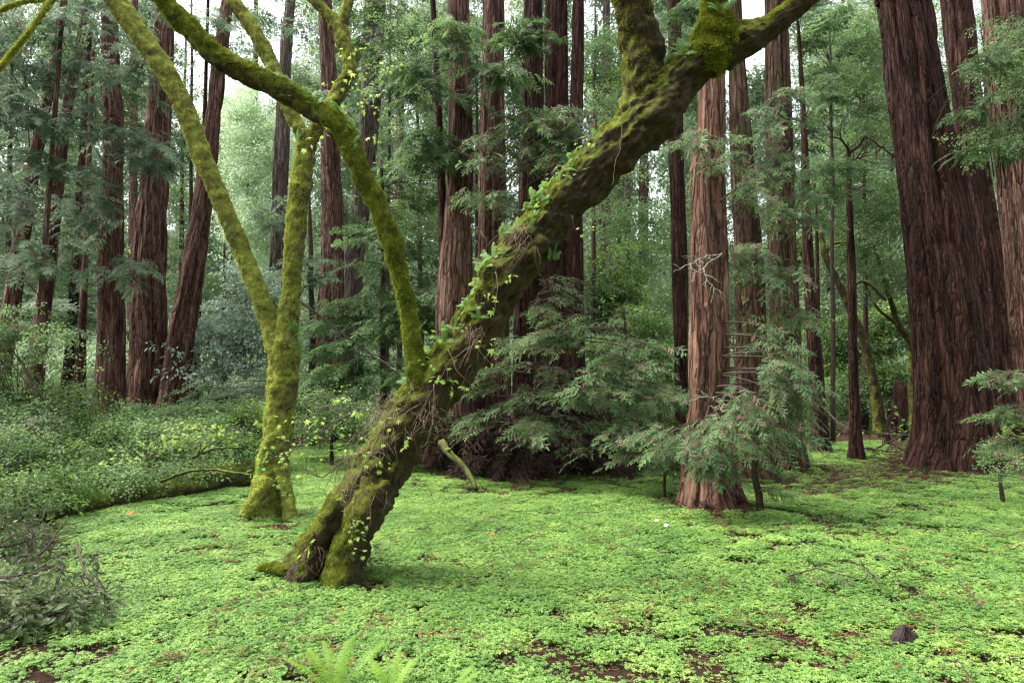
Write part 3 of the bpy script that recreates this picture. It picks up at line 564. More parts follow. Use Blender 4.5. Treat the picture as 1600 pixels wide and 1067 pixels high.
# ------------------------------------------------------------------ far and middle trees
def leafy(name, label, cat, group, px, Y, path, blobs, kitn, scale, bark='dkwood', droop=.2, limb_r=.010, flat=.6, limbs=True, stem=True):
    """an understorey tree or bush: a stem (px, py, width) and its crown"""
    P, r = px_path(path, Y); gr = gz(P[0][0], Y); base = np.array([P[0][0], Y, gr]); root = empty(name, base, label, cat, group)
    P[0][2] = gr-.05 if P[0][2] > gr-.4 else P[0][2]
    zs = P[:, 2]; axisfn = lambda z: np.array([np.interp(z, zs, P[:, 0]), np.interp(z, zs, P[:, 1]), min(max(z, zs[0]), zs[-1])])
    if stem:
        if bark in ('oldmoss', 'brightmoss', 'logmoss', 'dkwood', 'twig'):
            G = Geo(); C = catmull(np.concatenate([P, r[:, None]], 1), 6); w_ = (fbm(C[:, :3]*2, 2, 4)-.5)*.1; C[:, 0] += w_; G.tube(C[:, :3], C[:, 3], 8)
            G.build('trunk' if 'tree' in name or 'maple' in name else 'stem', [M[bark]], root, base)
        else: bark_tube('trunk', P, r, M[bark], root, base, 18, .15, 'redwood', int(abs(px)) % 97, 0, gr)
    crown(root, base, axisfn, blobs, kitn, scale, droop=droop, flat=flat, limb_r=limb_r, limbs=limbs)
    return root
UG = 'understorey trees among the redwoods'
T = [
 ('airy tree crossing the bright sky between the mossy limbs at the top', 440, 33, [(446, 640, 9), (446, 300, 6), (440, 30, 3)], [(400, 60, 50, 60, 32, 60), (470, 110, 40, 60, 32, 50), (510, 30, 40, 50, 32, 40), (540, 200, 30, 60, 31, 50)], 'far', 1.5),
 ('layered conifer filling the top of the view between the arching limb and central redwoods', 600, 22, [(604, 660, 9), (606, 300, 6), (610, 0, 3)], [(610, 30, 45, 50, 21, 60), (640, 130, 40, 40, 21, 60), (560, 60, 25, 50, 21, 40), (930, 60, 5, 5, 21, 4)], 'needle', 1.2),
 ('feathery conifer hanging in the gap left of the upright limb', 925, 22, [(926, 640, 8), (928, 300, 6), (930, 0, 3)], [(935, 60, 30, 60, 21, 60), (950, 170, 30, 40, 21, 50), (925, 260, 25, 40, 21, 40), (960, 330, 30, 40, 21, 40)], 'green', 1.4),
 ('thin tree with hanging sprays above the pair of thin dark stems', 1300, 18, [(1302, 670, 8), (1300, 300, 6), (1296, 20, 3)], [(1280, 50, 50, 40, 17, 60), (1300, 130, 40, 40, 17, 60), (1265, 200, 25, 40, 17, 40)], 'needle', 1.0),
 ('dark conifer boughs hanging high between the leaning left redwood and the mossy limb', 300, 24, [(298, 660, 8), (298, 300, 6), (300, 0, 3)], [(300, 60, 40, 50, 23, 60), (400, 30, 40, 40, 23, 40), (290, 200, 25, 50, 23, 50)], 'blue', 1.3),
 ('dense young tree with hanging grey green sprays between the pale redwood and the leaning trunk', 600, 15, [(600, 690, 12), (598, 400, 8), (596, 250, 4)], [(600, 400, 55, 60, 14.5, 120), (640, 480, 45, 60, 14, 120), (570, 500, 50, 50, 14.5, 110), (620, 300, 55, 50, 15, 100), (550, 580, 60, 45, 14, 110), (625, 590, 50, 40, 14, 100)], 'needle', .9),
 ('slim leafy tree behind the arching limb, its crown in pale green layers', 655, 20, [(660, 690, 10), (655, 300, 6), (650, 80, 3)], [(650, 100, 50, 70, 19, 110), (660, 220, 40, 60, 19, 110), (655, 340, 40, 60, 19, 100), (690, 60, 40, 50, 19, 60)], 'green', 1.3),
 ('grey green young redwood filling the gap left of the pale redwood', 490, 17, [(488, 690, 12), (486, 400, 8), (484, 300, 3)], [(480, 420, 30, 60, 16.5, 90), (490, 520, 35, 50, 16.5, 90), (400, 600, 50, 45, 17, 90), (350, 610, 50, 40, 17, 80)], 'blue', .9),
 ('tall bushy tree with bluish sprays in the gap left of the slanting redwoods', 10, 26, [(10, 650, 14), (14, 300, 8), (20, 50, 3)], [(10, 100, 70, 80, 25, 120), (30, 250, 60, 70, 25, 110), (10, 400, 70, 70, 24, 120), (60, 500, 60, 50, 22, 110)], 'blue', 1.4),
 ('shaded tree with fine dark sprays between the fluted redwood and the slanting ones', 128, 27, [(128, 650, 12), (130, 300, 7), (132, 60, 3)], [(130, 120, 50, 90, 26, 110), (120, 300, 45, 80, 26, 110), (100, 480, 55, 60, 24, 120), (190, 160, 40, 80, 27, 90), (200, 500, 20, 90, 27, 60)], 'needle', 1.4),
 ('leafy tree glimpsed between the pinkish redwood and the leaning one', 285, 30, [(282, 650, 10), (284, 300, 7), (290, 60, 3)], [(285, 150, 40, 90, 29, 110), (275, 350, 30, 90, 29, 90), (330, 460, 35, 60, 28, 80), (310, 250, 30, 60, 29, 60)], 'green', 1.7),
 ('bright bay tree with glossy leaves between the left redwoods and the mossy maple', 350, 24, [(352, 650, 12), (350, 500, 7), (350, 380, 3)], [(350, 500, 45, 40, 23, 100), (390, 450, 35, 50, 23, 90), (350, 560, 50, 35, 22, 90), (390, 520, 40, 40, 23, 70)], 'bayglare', 1.8),
 ('leafy tree with skylight painted into its leaves, beyond the clearing behind the left mossy limb', 385, 38, [(385, 640, 10), (385, 400, 6), (388, 200, 3)], [(375, 250, 50, 60, 37, 200), (395, 350, 45, 60, 37, 200), (370, 170, 45, 50, 37, 120), (410, 440, 40, 50, 37, 120), (430, 230, 30, 60, 37, 80)], 'pale', 2.3),
 ('thin trunked bay tree with upright stem in the bright gap right of the leaning trunk', 927, 24, [(927, 640, 8), (927, 450, 7), (930, 200, 5), (931, 40, 3)], [(935, 470, 35, 50, 23, 90), (960, 420, 35, 50, 23, 70), (945, 120, 30, 70, 23, 60)], 'bay', 1.9),
 ('pale distant tree in the bright gap between the leaning trunk and the stripped redwood', 980, 34, [(980, 640, 14), (980, 400, 12), (982, 200, 10), (983, 20, 7)], [(985, 380, 45, 60, 33, 90), (1010, 470, 40, 60, 32, 100), (960, 280, 45, 50, 33, 60), (1020, 330, 30, 60, 33, 60)], 'green', 2.3),
 ('bushy young redwood with pale layered sprays left of the stripped redwood foot', 985, 11.2, [(985, 760, 8), (980, 600, 6), (975, 480, 3)], [(930, 520, 60, 30, 10.8, 70), (985, 560, 60, 35, 10.6, 90), (940, 590, 60, 32, 10.5, 80), (1010, 620, 45, 30, 10.5, 90), (985, 660, 55, 28, 10.2, 90), (870, 520, 40, 35, 10.8, 60)], 'near', .68),
 ('low redwood sprouts with drooping sprays in front of the dark central trunks', 830, 11.6, [(830, 755, 10), (835, 620, 7), (840, 460, 3)], [(850, 490, 45, 40, 11.2, 50), (800, 560, 50, 35, 11.2, 50), (870, 600, 55, 35, 11, 60), (800, 640, 50, 35, 11, 50), (760, 610, 30, 50, 11.2, 50), (880, 440, 35, 30, 11.4, 40), (850, 660, 60, 25, 11, 60), (740, 660, 30, 35, 11.3, 30)], 'near', .68),
 ('feathery redwood sapling with green sprays just left of the sturdy trunk base', 1040, 9.4, [(1040, 780, 5), (1038, 700, 4), (1036, 620, 2)], [(1035, 680, 32, 30, 9.2, 60), (1050, 730, 25, 25, 9.2, 40), (1000, 700, 25, 25, 9.4, 30)], 'near', .55),
 ('young redwood beside the sturdy trunk, its thin stem showing under drooping sprays', 1186, 8.5, [(1184, 790, 13), (1184, 700, 9), (1180, 620, 4)], [(1195, 740, 26, 30, 8.4, 26), (1215, 690, 30, 30, 8.4, 26)], 'near', .5),
 ('bright green leafy tree behind the forking slender stem', 1350, 22, [(1350, 640, 12), (1352, 400, 7), (1350, 100, 3)], [(1330, 100, 45, 60, 21, 130), (1370, 200, 45, 60, 21, 140), (1310, 260, 40, 50, 21, 90), (1380, 330, 40, 60, 21, 130), (1330, 380, 45, 50, 21, 120), (1390, 430, 30, 40, 21, 70), (1370, 60, 35, 60, 21, 80)], 'green', 1.5),
 ('tall fine leaved tree against the white sky left of the huge leaning trunk', 1300, 30, [(1296, 640, 10), (1298, 350, 7), (1300, 60, 3)], [(1310, 60, 45, 50, 29, 90), (1340, 160, 40, 60, 29, 90), (1300, 330, 35, 60, 29, 90), (1290, 440, 30, 60, 29, 80)], 'far', 1.9),
 ('glossy bay thicket tree in the hollow right of the thin dark stems', 1370, 25, [(1375, 650, 10), (1372, 560, 6), (1370, 480, 3)], [(1350, 520, 45, 40, 24, 120), (1400, 500, 30, 50, 24, 90), (1370, 580, 55, 30, 23, 120), (1310, 540, 30, 50, 24, 80)], 'bay', 1.8),
 ('small dark tree between the two right hand giants', 1540, 30, [(1545, 650, 10), (1540, 300, 6), (1540, 20, 3)], [(1530, 60, 30, 60, 29, 60), (1475, 120, 20, 80, 29, 60), (1455, 30, 25, 60, 29, 50)], 'green', 1.9),
 ('spreading tree high over the gap left of the central redwoods', 620, 28, [(622, 640, 10), (626, 300, 7), (630, 20, 4)], [(630, 40, 45, 50, 27, 90), (560, 120, 25, 60, 27, 40), (660, 440, 25, 80, 25, 70)], 'far', 1.8),
 ('leafy tree seen between the stripped redwood and the thin dark stems', 1245, 32, [(1245, 640, 8), (1246, 400, 6), (1240, 220, 3)], [(1250, 400, 25, 60, 31, 60), (1260, 520, 25, 60, 31, 60), (1245, 300, 15, 50, 31, 30), (1130, 300, 10, 30, 31, 10)], 'bay', 2.3),
 ('dim tree behind the central twin redwood, visible in the slit beside it', 745, 26, [(745, 640, 10), (745, 300, 6), (745, 30, 3)], [(745, 100, 20, 90, 25, 80), (745, 300, 18, 90, 25, 80), (800, 150, 20, 110, 25, 80), (800, 380, 20, 70, 25, 60)], 'needle', 1.4),
]
for lab, px, Y, path, blobs, kn, scl in T:
    leafy('understorey_tree', lab, 'tree', UG, px, Y, path, blobs, kn, scl, 'dkwood' if path[0][2] < 14 else 'grey')
# far wood: one mass of distant crowns on the rising valley side
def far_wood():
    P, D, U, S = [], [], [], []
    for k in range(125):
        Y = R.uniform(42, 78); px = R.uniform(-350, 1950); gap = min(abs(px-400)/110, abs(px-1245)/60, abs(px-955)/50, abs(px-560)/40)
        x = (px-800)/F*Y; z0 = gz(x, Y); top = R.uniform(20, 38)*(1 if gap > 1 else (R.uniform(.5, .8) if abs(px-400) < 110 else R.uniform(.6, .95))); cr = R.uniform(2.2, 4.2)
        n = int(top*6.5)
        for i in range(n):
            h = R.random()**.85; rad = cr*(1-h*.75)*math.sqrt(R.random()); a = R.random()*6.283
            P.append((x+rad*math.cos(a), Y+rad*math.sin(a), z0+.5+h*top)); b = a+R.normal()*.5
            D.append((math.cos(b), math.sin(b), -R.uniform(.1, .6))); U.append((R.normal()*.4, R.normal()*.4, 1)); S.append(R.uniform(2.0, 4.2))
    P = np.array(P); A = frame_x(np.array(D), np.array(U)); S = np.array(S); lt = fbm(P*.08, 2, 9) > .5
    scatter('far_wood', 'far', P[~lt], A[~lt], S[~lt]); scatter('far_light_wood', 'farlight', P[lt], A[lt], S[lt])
    P, D, U, S = [], [], [], []
    for k in range(9000):                                         # low growth on the forest floor and valley side
        Y = 16+62*R.random()**1.3; px = R.uniform(-300, 1900); x = (px-800)/F*Y
        
        if 1270 < px < 1440 and Y < 21: continue
        if Y < 24 and R.random() < .45: continue
        P.append((x, Y, gz(x, Y)+R.uniform(.05, (.9+Y*.05)*(.22 if Y < 26 else 1)))); a = R.random()*6.283
        D.append((math.cos(a), math.sin(a), R.uniform(-.4, .7))); U.append((R.normal()*.4, R.normal()*.4, 1)); S.append(R.uniform(.9, 1.6)*(1+Y*.025))
    P = np.array(P); A = frame_x(np.array(D), np.array(U)); S = np.array(S); k = P[:, 1] > 30
    scatter('undergrowth', 'bay', P[~k], A[~k], S[~k]); scatter('far_undergrowth', 'farlight', P[k], A[k], S[k])
far_wood()
def wood_around():
    P, D, U, S = [], [], [], []
    for k in range(46):
        a = math.radians(R.uniform(145, 395)); r_ = R.uniform(13, 30); x, y = r_*math.cos(a), r_*math.sin(a)-1
        if y > -3 and abs(x) < .95*(y+6)+4: continue
        z0 = gz(x, y); top = R.uniform(16, 30); cr = R.uniform(1.6, 3.2)
        for i in range(int(top*5)):
            h = .1+.9*R.random(); rad = cr*(1-h*.7)*math.sqrt(R.random()); b = R.random()*6.283; P.append((x+rad*math.cos(b), y+rad*math.sin(b), z0+h*top)); D.append((math.cos(b), math.sin(b), -R.uniform(.1, .6))); U.append((R.normal()*.4, R.normal()*.4, 1)); S.append(R.uniform(1.6, 3))
    scatter('surrounding_wood', 'far', np.array(P), frame_x(np.array(D), np.array(U)), np.array(S))
wood_around()
for i, (px, wd, Y, lab) in enumerate([(205, 16, 40, 'distant trunk in the shade between the two thickest left redwoods'), (395, 12, 48, 'faint far trunk above the bright bay leaves left of the mossy maple'), (620, 14, 40, 'distant pale trunk left of the central redwoods'), (943, 20, 42, 'distant brown trunk in the bright gap, just right of the leaning trunk'), (1003, 18, 45, 'distant trunk close to the stripped redwood, in the bright gap'), (965, 9, 50, 'thinnest distant trunk in the bright gap'), (1392, 10, 44, 'faint distant trunk left of the huge leaning trunk'), (1312, 9, 46, 'faint distant trunk beside the forking slender stem')]):
    redwood(lab, [(px, 640, wd*1.1), (px+3, 300, wd*.85), (px+5, -20, wd*.6)], Y, 'grey' if i % 2 else 'red', name='distant_tree', group='distant trunks', cat='distant tree', flare=(.1, .5), ext=2)
# ------------------------------------------------------------------ the two mossy maples
def moss_on(V, D, C, kitn, root, base, n, thr, name='moss', up=(-.35, -.1, .8), sc0=1.0, rng=(0, 1)):
    ns, sd = V.shape[:2]; i = (R.uniform(rng[0], rng[1], n*3)*(ns-2)).astype(int); j = R.integers(0, sd, n*3)
    P = V[i, j]+(V[i+1, (j+1) % sd]-V[i, j])*R.random((n*3, 1)); Nn = D[i, j]; sc_ = Nn@np.array(up)+1.9*(fbm(P*4.5, 3, 8)-.5)
    ok = sc_ > thr; P, Nn = P[ok][:n], Nn[ok][:n]; Nn = Nn+R.normal(size=Nn.shape)*.3; Nn[:, 2] += .15
    return P, frame_z(Nn), sc0*R.uniform(.6, 1.5, len(P))
def mossy(label, specs, Y, mat, kitn, group, thr, seed0, name='maple_tree'):
    root = None; store = []
    MP, MA, MS = [], [], []
    for k, s in enumerate(specs):
        P, r = px_path(s['path'], s.get('Y', Y))
        if root is None:
            gr = gz(P[0][0], P[0][1]); base = np.array([P[0][0], P[0][1], gr]); root = empty(name, base, label, 'tree', group)
        o, V, D, C, rad = bark_tube(s.get('name', 'limb'), P, r, M[s.get('mat', mat)], root, base, s.get('sides', 40), s.get('step', .03), 'lump', seed0+k, s.get('flare', 0), base[2], s.get('amp', 1), s.get('lobes', 0), s.get('burls', 0))
        p, a, sc_ = moss_on(V, D, C, kitn, root, base, s.get('moss', 1500), s.get('thr', thr), sc0=s.get('ms', .8))
        MP.append(p); MA.append(a); MS.append(sc_); store.append((V, D, C, rad))
    scatter('moss', kitn, np.concatenate(MP), np.concatenate(MA), np.concatenate(MS), root, base)
    return root, base, store
b1 = gY(885)
main = [dict(name='trunk', path=[(497, 925, 105, 5.95), (512, 880, 97, 5.95), (545, 820, 80, 5.92), (588, 745, 84, 5.9), (636, 665, 82, 5.85), (690, 590, 75, 5.8), (738, 520, 72, 5.75), (792, 430, 76, 5.7), (848, 360, 72, 5.65), (903, 296, 74, 5.6), (960, 234, 79, 5.55), (1010, 184, 85, 5.5), (1060, 127, 70, 5.45), (1112, 86, 60, 5.4), (1170, 62, 45, 5.35), (1225, 26, 33, 5.3), (1290, -30, 27, 5.2), (1400, -130, 24, 5.1), (1480, -260, 18, 5.0)], sides=110, step=.022, moss=11500, thr=.5, ms=.8, flare=(.38, .22), lobes=4, amp=1.05, burls=16),
 dict(path=[(985, 225, 50, 5.55), (1000, 180, 66, 5.5), (1006, 130, 62, 5.48), (1000, 60, 60, 5.45), (988, 5, 54, 5.4), (975, -70, 50, 5.35), (990, -220, 42, 5.3), (960, -380, 34, 5.2)], sides=64, step=.025, moss=2500, thr=.05),
 dict(path=[(1104, 112, 40, 5.4), (1114, 74, 62, 5.36), (1118, 40, 48, 5.34), (1118, 5, 34, 5.33), (1120, -40, 30, 5.3)], sides=44, step=.025, moss=5000, thr=-1.2, ms=1.5, amp=1.5),
 dict(path=[(665, 615, 40, 5.75), (652, 575, 34, 5.7), (642, 520, 26, 5.68), (628, 440, 27, 5.65), (600, 340, 29, 5.6), (560, 262, 30, 5.55), (534, 200, 32, 5.52), (480, 163, 35, 5.5), (420, 130, 35, 5.45), (352, 98, 34, 5.4), (295, 45, 30, 5.35), (240, -15, 27, 5.3), (215, -50, 26, 5.3), (130, -190, 22, 5.2), (80, -330, 17, 5.1)], sides=56, step=.022, moss=15000, thr=-.25, mat='limbmoss'),
 dict(name='root', mat='footbark', path=[(520, 858, 54, 5.85), (500, 866, 40, 5.78), (478, 878, 32, 5.72), (452, 890, 24, 5.72), (425, 888, 22, 5.78), (400, 892, 10, 5.8)], sides=30, step=.02, moss=900, thr=-.2, amp=1.6),
 dict(name='root', mat='footbark', path=[(560, 770, 50, 5.8), (532, 790, 42, 5.68), (506, 822, 40, 5.62), (490, 862, 34, 5.6), (472, 915, 32, 5.6)], sides=30, step=.02, moss=1100, thr=.1, amp=1.9),
 dict(name='root', mat='footbark', path=[(600, 760, 60, 5.75), (575, 800, 54, 5.62), (550, 845, 46, 5.55), (530, 920, 62, 5.5)], sides=36, step=.02, moss=1300, thr=.15, amp=1.9)]
A_root, A_base, A_st = mossy('large old maple with a thick trunk leaning far right across the clover', main, 5.85, 'oldmoss', 'moss', 'mossy maples', .1, 200)
Y2 = gY(803)
second = [dict(name='trunk', path=[(412, 830, 64), (415, 800, 57), (424, 740, 48), (432, 690, 45), (438, 630, 42), (443, 575, 43), (448, 520, 36), (455, 460, 28), (459, 400, 28), (463, 340, 30), (470, 290, 31), (478, 240, 30), (482, 205, 26)], sides=72, step=.025, moss=9000, flare=(.45, .25), lobes=5, amp=.8),
 dict(path=[(446, 580, 29), (432, 540, 31), (414, 485, 28), (388, 415, 27), (350, 325, 28), (312, 235, 28), (290, 175, 29), (262, 118, 30), (220, 58, 31), (180, 0, 31), (150, -45, 29), (70, -180, 24), (20, -330, 18)], sides=48, step=.025, moss=8000, thr=-.3, amp=.6),
 dict(path=[(482, 245, 21), (468, 205, 22), (448, 165, 21), (428, 110, 21), (405, 62, 22), (378, 22, 21), (350, -25, 19), (310, -150, 16), (300, -300, 10)], sides=36, step=.025, moss=1800),
 dict(path=[(478, 235, 22), (495, 200, 22), (520, 160, 22), (540, 125, 21), (546, 95, 21), (538, 65, 21), (528, 42, 22), (508, 18, 16), (478, -15, 15), (460, -40, 13), (420, -170, 10), (400, -280, 7)], sides=36, step=.025, moss=1800, amp=1.3),
 dict(path=[(530, 50, 19), (538, 25, 16), (546, -5, 15), (556, -50, 14), (580, -180, 10), (575, -300, 7)], sides=30, step=.025, moss=500),
 dict(name='root', path=[(420, 750, 26, 8.1), (400, 780, 22, 7.95), (384, 808, 22, 7.9)], sides=26, step=.025, moss=700, thr=-.5, amp=1.2),
 dict(name='root', path=[(440, 730, 22, 8.2), (450, 775, 19, 8.15), (455, 815, 22, 8.1)], sides=26, step=.025, moss=500, thr=-.5, amp=1.2)]
B_root, B_base, B_st = mossy('upright yellow green mossy maple, smaller and further back than the leaning one', second, Y2, 'brightmoss', 'mossbright', 'mossy maples', -.25, 300)
# ferns, seedling leaves and rootlets growing on the maples
FERN = [small_fern(s, 7, .19) for s in range(5)]
def ferns(store, idx, t0, t1, n, root, base, smin=.6, smax=1.3, up=(-.5, -.25, 1)):
    k_ = {(id(A_st), 0): .81, (id(A_st), 3): .73}.get((id(store), idx), 1); t0 *= k_; t1 *= k_
    V, D, C, rad = store[idx]; ns, sd = V.shape[:2]; up = np.array(up)/np.linalg.norm(up)
    for k in range(n):
        i = int((t0+(t1-t0)*(k+R.random())/n)*(ns-1)); tgt = up+R.normal(size=3)*.62; j = int(np.argmax(D[i]@tgt)); p = V[i, j]-D[i, j]*.01; nn = D[i, j]
        o = link('fern', FERN[int(R.integers(0, 5))], root); o.location = Vector(p-base)
        o.rotation_euler = Vector((nn*.7+np.array([0, 0, .6])+R.normal(size=3)*.2).tolist()).to_track_quat('Z', 'X').to_euler(); s = R.uniform(smin, smax); o.scale = (s, s, s)
[ferns(A_st, 0, c_-.016, c_+.016, n_*2, A_root, A_base, .3, .72) for c_, n_ in ((.405, 3), (.44, 5), (.475, 3), (.505, 5), (.54, 4), (.575, 6), (.60, 3), (.64, 4), (.68, 2))]; ferns(A_st, 0, .28, .42, 6, A_root, A_base, .5, .9); ferns(A_st, 0, .80, .88, 7, A_root, A_base, .5, .9)
ferns(A_st, 3, .46, .76, 34, A_root, A_base, .25, .55); ferns(A_st, 3, .02, .1, 3, A_root, A_base, .3, .5); ferns(A_st, 2, .3, .6, 3, A_root, A_base, .5, .8)
ferns(B_st, 0, .44, .56, 6, B_root, B_base, .5, .8, (1, -.6, .4)); ferns(B_st, 0, .95, .99, 3, B_root, B_base, .5, .9); ferns(B_st, 0, .02, .2, 5, B_root, B_base, .4, .8, (.3, -1, .2))
def sprigs(root, base, spots, kitn='lime', name='seedling_leaf', scale=.55, stems=True):
    """pale new maple leaves on thin shoots: (px, py, Y, n, spread px)"""
    P, D, S = [], [], []; G = Geo()
    for px, py, Y, n, spd in spots:
        c = at(px, py, Y)
        for k in range(max(1, int(n*.6))):
            p = c+R.normal(size=3)*np.array([1, .5, 1])*spd*Y/F*.5; P.append(p); a = R.random()*6.283; D.append((math.cos(a), math.sin(a), R.uniform(-.7, .3))); S.append(scale*R.uniform(.6, 1.2))
            if stems and k % 2 == 0: q = c+np.array([R.normal()*.06, .12, R.uniform(.05, .2)]); G.tube([p, (p+q)/2+np.array([0, -.02, .03]), q], [.0015, .002, .0025], 3)
    if G.n: G.build('shoot', [M['litter']], root, base, kind='stuff')
    return scatter(name, kitn, np.array(P), frame_x(np.array(D), np.tile([0, 0, 1.], (len(P), 1))+R.normal(size=(len(P), 3))*.3), np.array(S), root, base)
sprigs(A_root, A_base, [(545, 800, 5.35, 5, 26), (540, 848, 5.3, 5, 26), (530, 765, 5.35, 3, 20), (590, 706, 5.4, 4, 22), (565, 770, 5.4, 3, 20), (648, 694, 5.35, 3, 20), (690, 585, 5.35, 5, 26), (720, 600, 5.35, 3, 20), (748, 545, 5.3, 2, 16), (900, 345, 5.2, 3, 14), (600, 640, 5.5, 4, 40), (668, 768, 5.5, 3, 16), (655, 735, 5.5, 2, 14), (475, 868, 5.3, 2, 14), (577, 690, 5.35, 3, 16), (610, 735, 5.3, 2, 16), (765, 560, 5.3, 2, 10), (690, 550, 5.3, 2, 20), (755, 470, 5.3, 3, 20), (800, 420, 5.25, 3, 20), (840, 330, 5.2, 3, 24), (740, 440, 5.4, 4, 24), (715, 500, 5.35, 4, 24), (870, 270, 5.3, 4, 24), (930, 215, 5.3, 3, 20)], scale=.7)
sprigs(B_root, B_base, [(420, 735, 7.7, 6, 24), (440, 705, 7.7, 4, 24), (435, 770, 7.6, 4, 20), (415, 640, 7.7, 2, 16), (545, 110, 7.6, 5, 26), (570, 130, 7.5, 9, 50), (600, 170, 7.5, 9, 50), (560, 190, 7.5, 6, 40), (480, 220, 7.8, 3, 20), (500, 170, 7.7, 4, 30), (585, 75, 7.5, 4, 40)], scale=.95)
def strands(root, base, name, mat, starts, rad=.003):
    for pts in starts:
        G = Geo(); P = np.array([at(*q) for q in pts]); C = catmull(P, 6); C += R.normal(size=C.shape)*.004; G.tube(C, np.linspace(rad, rad*.5, len(C)), 5); G.build(name, [mat], root, base)
strands(A_root, A_base, 'vine', M['litter'], [[(735, 505, 5.35), (732, 545, 5.3), (715, 578, 5.3)], [(735, 520, 5.35), (755, 555, 5.32), (782, 580, 5.35)], [(678, 600, 5.4), (676, 650, 5.35), (668, 690, 5.35), (655, 700, 5.4)], [(970, 165, 5.2), (972, 210, 5.2), (962, 255, 5.2), (957, 290, 5.2)], [(775, 425, 5.4), (778, 455, 5.35), (772, 485, 5.35)], [(572, 760, 5.4), (580, 810, 5.35), (570, 840, 5.35)], [(556, 740, 5.45), (553, 800, 5.4), (548, 850, 5.38)], [(700, 545, 5.4), (715, 580, 5.3), (735, 600, 5.33)], [(735, 540, 5.35), (700, 570, 5.3), (660, 640, 5.4)], [(560, 700, 5.45), (530, 760, 5.4), (500, 820, 5.45)], [(600, 680, 5.35), (560, 740, 5.35), (540, 800, 5.35)]], .0035)
def rootlets(root, base, spots, n=45):
    G = Geo()
    for px, py, Y, s in spots:
        c = at(px, py, Y)
        for k in range(n):
            p = c+R.normal(size=3)*np.array([1, .4, 1])*s*Y/F*.5; d = R.normal(size=3)*np.array([.6, .4, .3])-np.array([.1, 0, .8]); l = R.uniform(.06, .2)
            G.tube([p, p+d*l*.5+R.normal(size=3)*.01, p+d*l+R.normal(size=3)*.02], [.0022, .0018, .0008], 3)
    G.build('rootlets_mat', [M['litter']], root, base, kind='stuff')
rootlets(A_root, A_base, [(625, 625, 5.5, 36), (600, 665, 5.45, 36), (575, 695, 5.4, 34), (545, 740, 5.45, 30), (560, 760, 5.4, 40), (800, 375, 5.4, 34), (815, 360, 5.45, 30), (590, 640, 5.6, 20), (740, 520, 5.4, 16), (670, 640, 5.4, 26), (485, 862, 5.5, 22)], 42)
def root_ball():
    c = at(474, 872, 5.62); c[2] = gz(c[0], c[1])+.07; n, m = 26, 16; V = []
    for i in range(m):
        for j in range(n):
            a = 2*math.pi*j/n; b = math.pi*(i+.5)/m-math.pi/2; V.append((c[0]+.13*math.cos(a)*math.cos(b), c[1]+.11*math.sin(a)*math.cos(b), c[2]+.12*math.sin(b)))
    V = np.array(V); d = V-c; V = c+d*(1+.5*(fbm(V*14, 3, 61)-.5)+.35*(fbm(V*45, 2, 62)-.5))[:, None]
    link('root_burl', mesh_np('root_burl', V-A_base, [tuple(f) for f in grid_faces(m, n)]+[tuple(range(n))[::-1], tuple(range((m-1)*n, m*n))], [M['dkwood']], None, True), A_root)
    G = Geo()
    for k in range(150):
        v = R.normal(size=3); v /= np.linalg.norm(v); p = c+v*np.array([.13, .11, .12]); G.tube([p, p+v*.025+np.array([0, 0, -.01]), p+v*.035+R.normal(size=3)*.02-np.array([0, 0, .03])], [.0025, .002, .0008], 3)
    G.build('root_hair', [M['litter']], A_root, A_base, kind='stuff')
root_ball()
# thin bare and leafy twigs reaching from the maples
def bough(G, pts, r0, r1, sub=0, sublen=.3, m=0, sides=5):
    P = np.array(pts); C = catmull(P, 6); C[1:-1] += R.normal(size=C[1:-1].shape)*.006; G.tube(C, np.linspace(r0, r1, len(C)), sides, m)
    for k in range(sub):
        i = int(R.uniform(.15, .95)*(len(C)-1)); t = C[min(i+1, len(C)-1)]-C[i-1]; t /= np.linalg.norm(t)+1e-9; v = R.normal(size=3)*np.array([1, .6, 1]); v -= t*v.dot(t); v /= np.linalg.norm(v); d = t*.7+v*.7; l = sublen*R.uniform(.4, 1.2)
        q = C[i]; G.tube([q, q+d*l*.4+R.normal(size=3)*.01, q+d*l*.75+R.normal(size=3)*.02, q+d*l+R.normal(size=3)*.03], [r0*.5, r0*.38, r0*.25, r0*.12], 4, m)
G = Geo()
bough(G, [at(560, 640, 6.1), at(520, 660, 6.3), at(478, 690, 6.5), at(440, 715, 6.8)], .008, .003, 7, .3)
bough(G, [at(600, 650, 6.0), at(570, 640, 6.2), at(530, 640, 6.5), at(490, 625, 6.8)], .007, .002, 8, .3)
bough(G, [at(540, 720, 6), at(500, 745, 6.1), at(470, 730, 6.2)], .007, .003, 5, .25)
G.build('twig', [M['twig']], A_root, A_base)
sprigs(A_root, A_base, [(500, 640, 6.5, 5, 40), (535, 650, 6.4, 6, 50), (560, 670, 6.3, 6, 50), (500, 690, 6.5, 7, 50), (540, 700, 6.3, 6, 40), (470, 640, 6.6, 3, 40), (520, 610, 6.6, 4, 40), (480, 720, 6.6, 4, 30), (595, 600, 6.2, 3, 30)], scale=.7, stems=False, name='young_leaves')
G = Geo(); bough(G, [at(468, 470, 8), at(520, 510, 8.2), at(575, 550, 8.4), at(625, 585, 8.6)], .016, .007, 6, .5); G.build('dead_branch', [M['twig']], B_root, B_base)
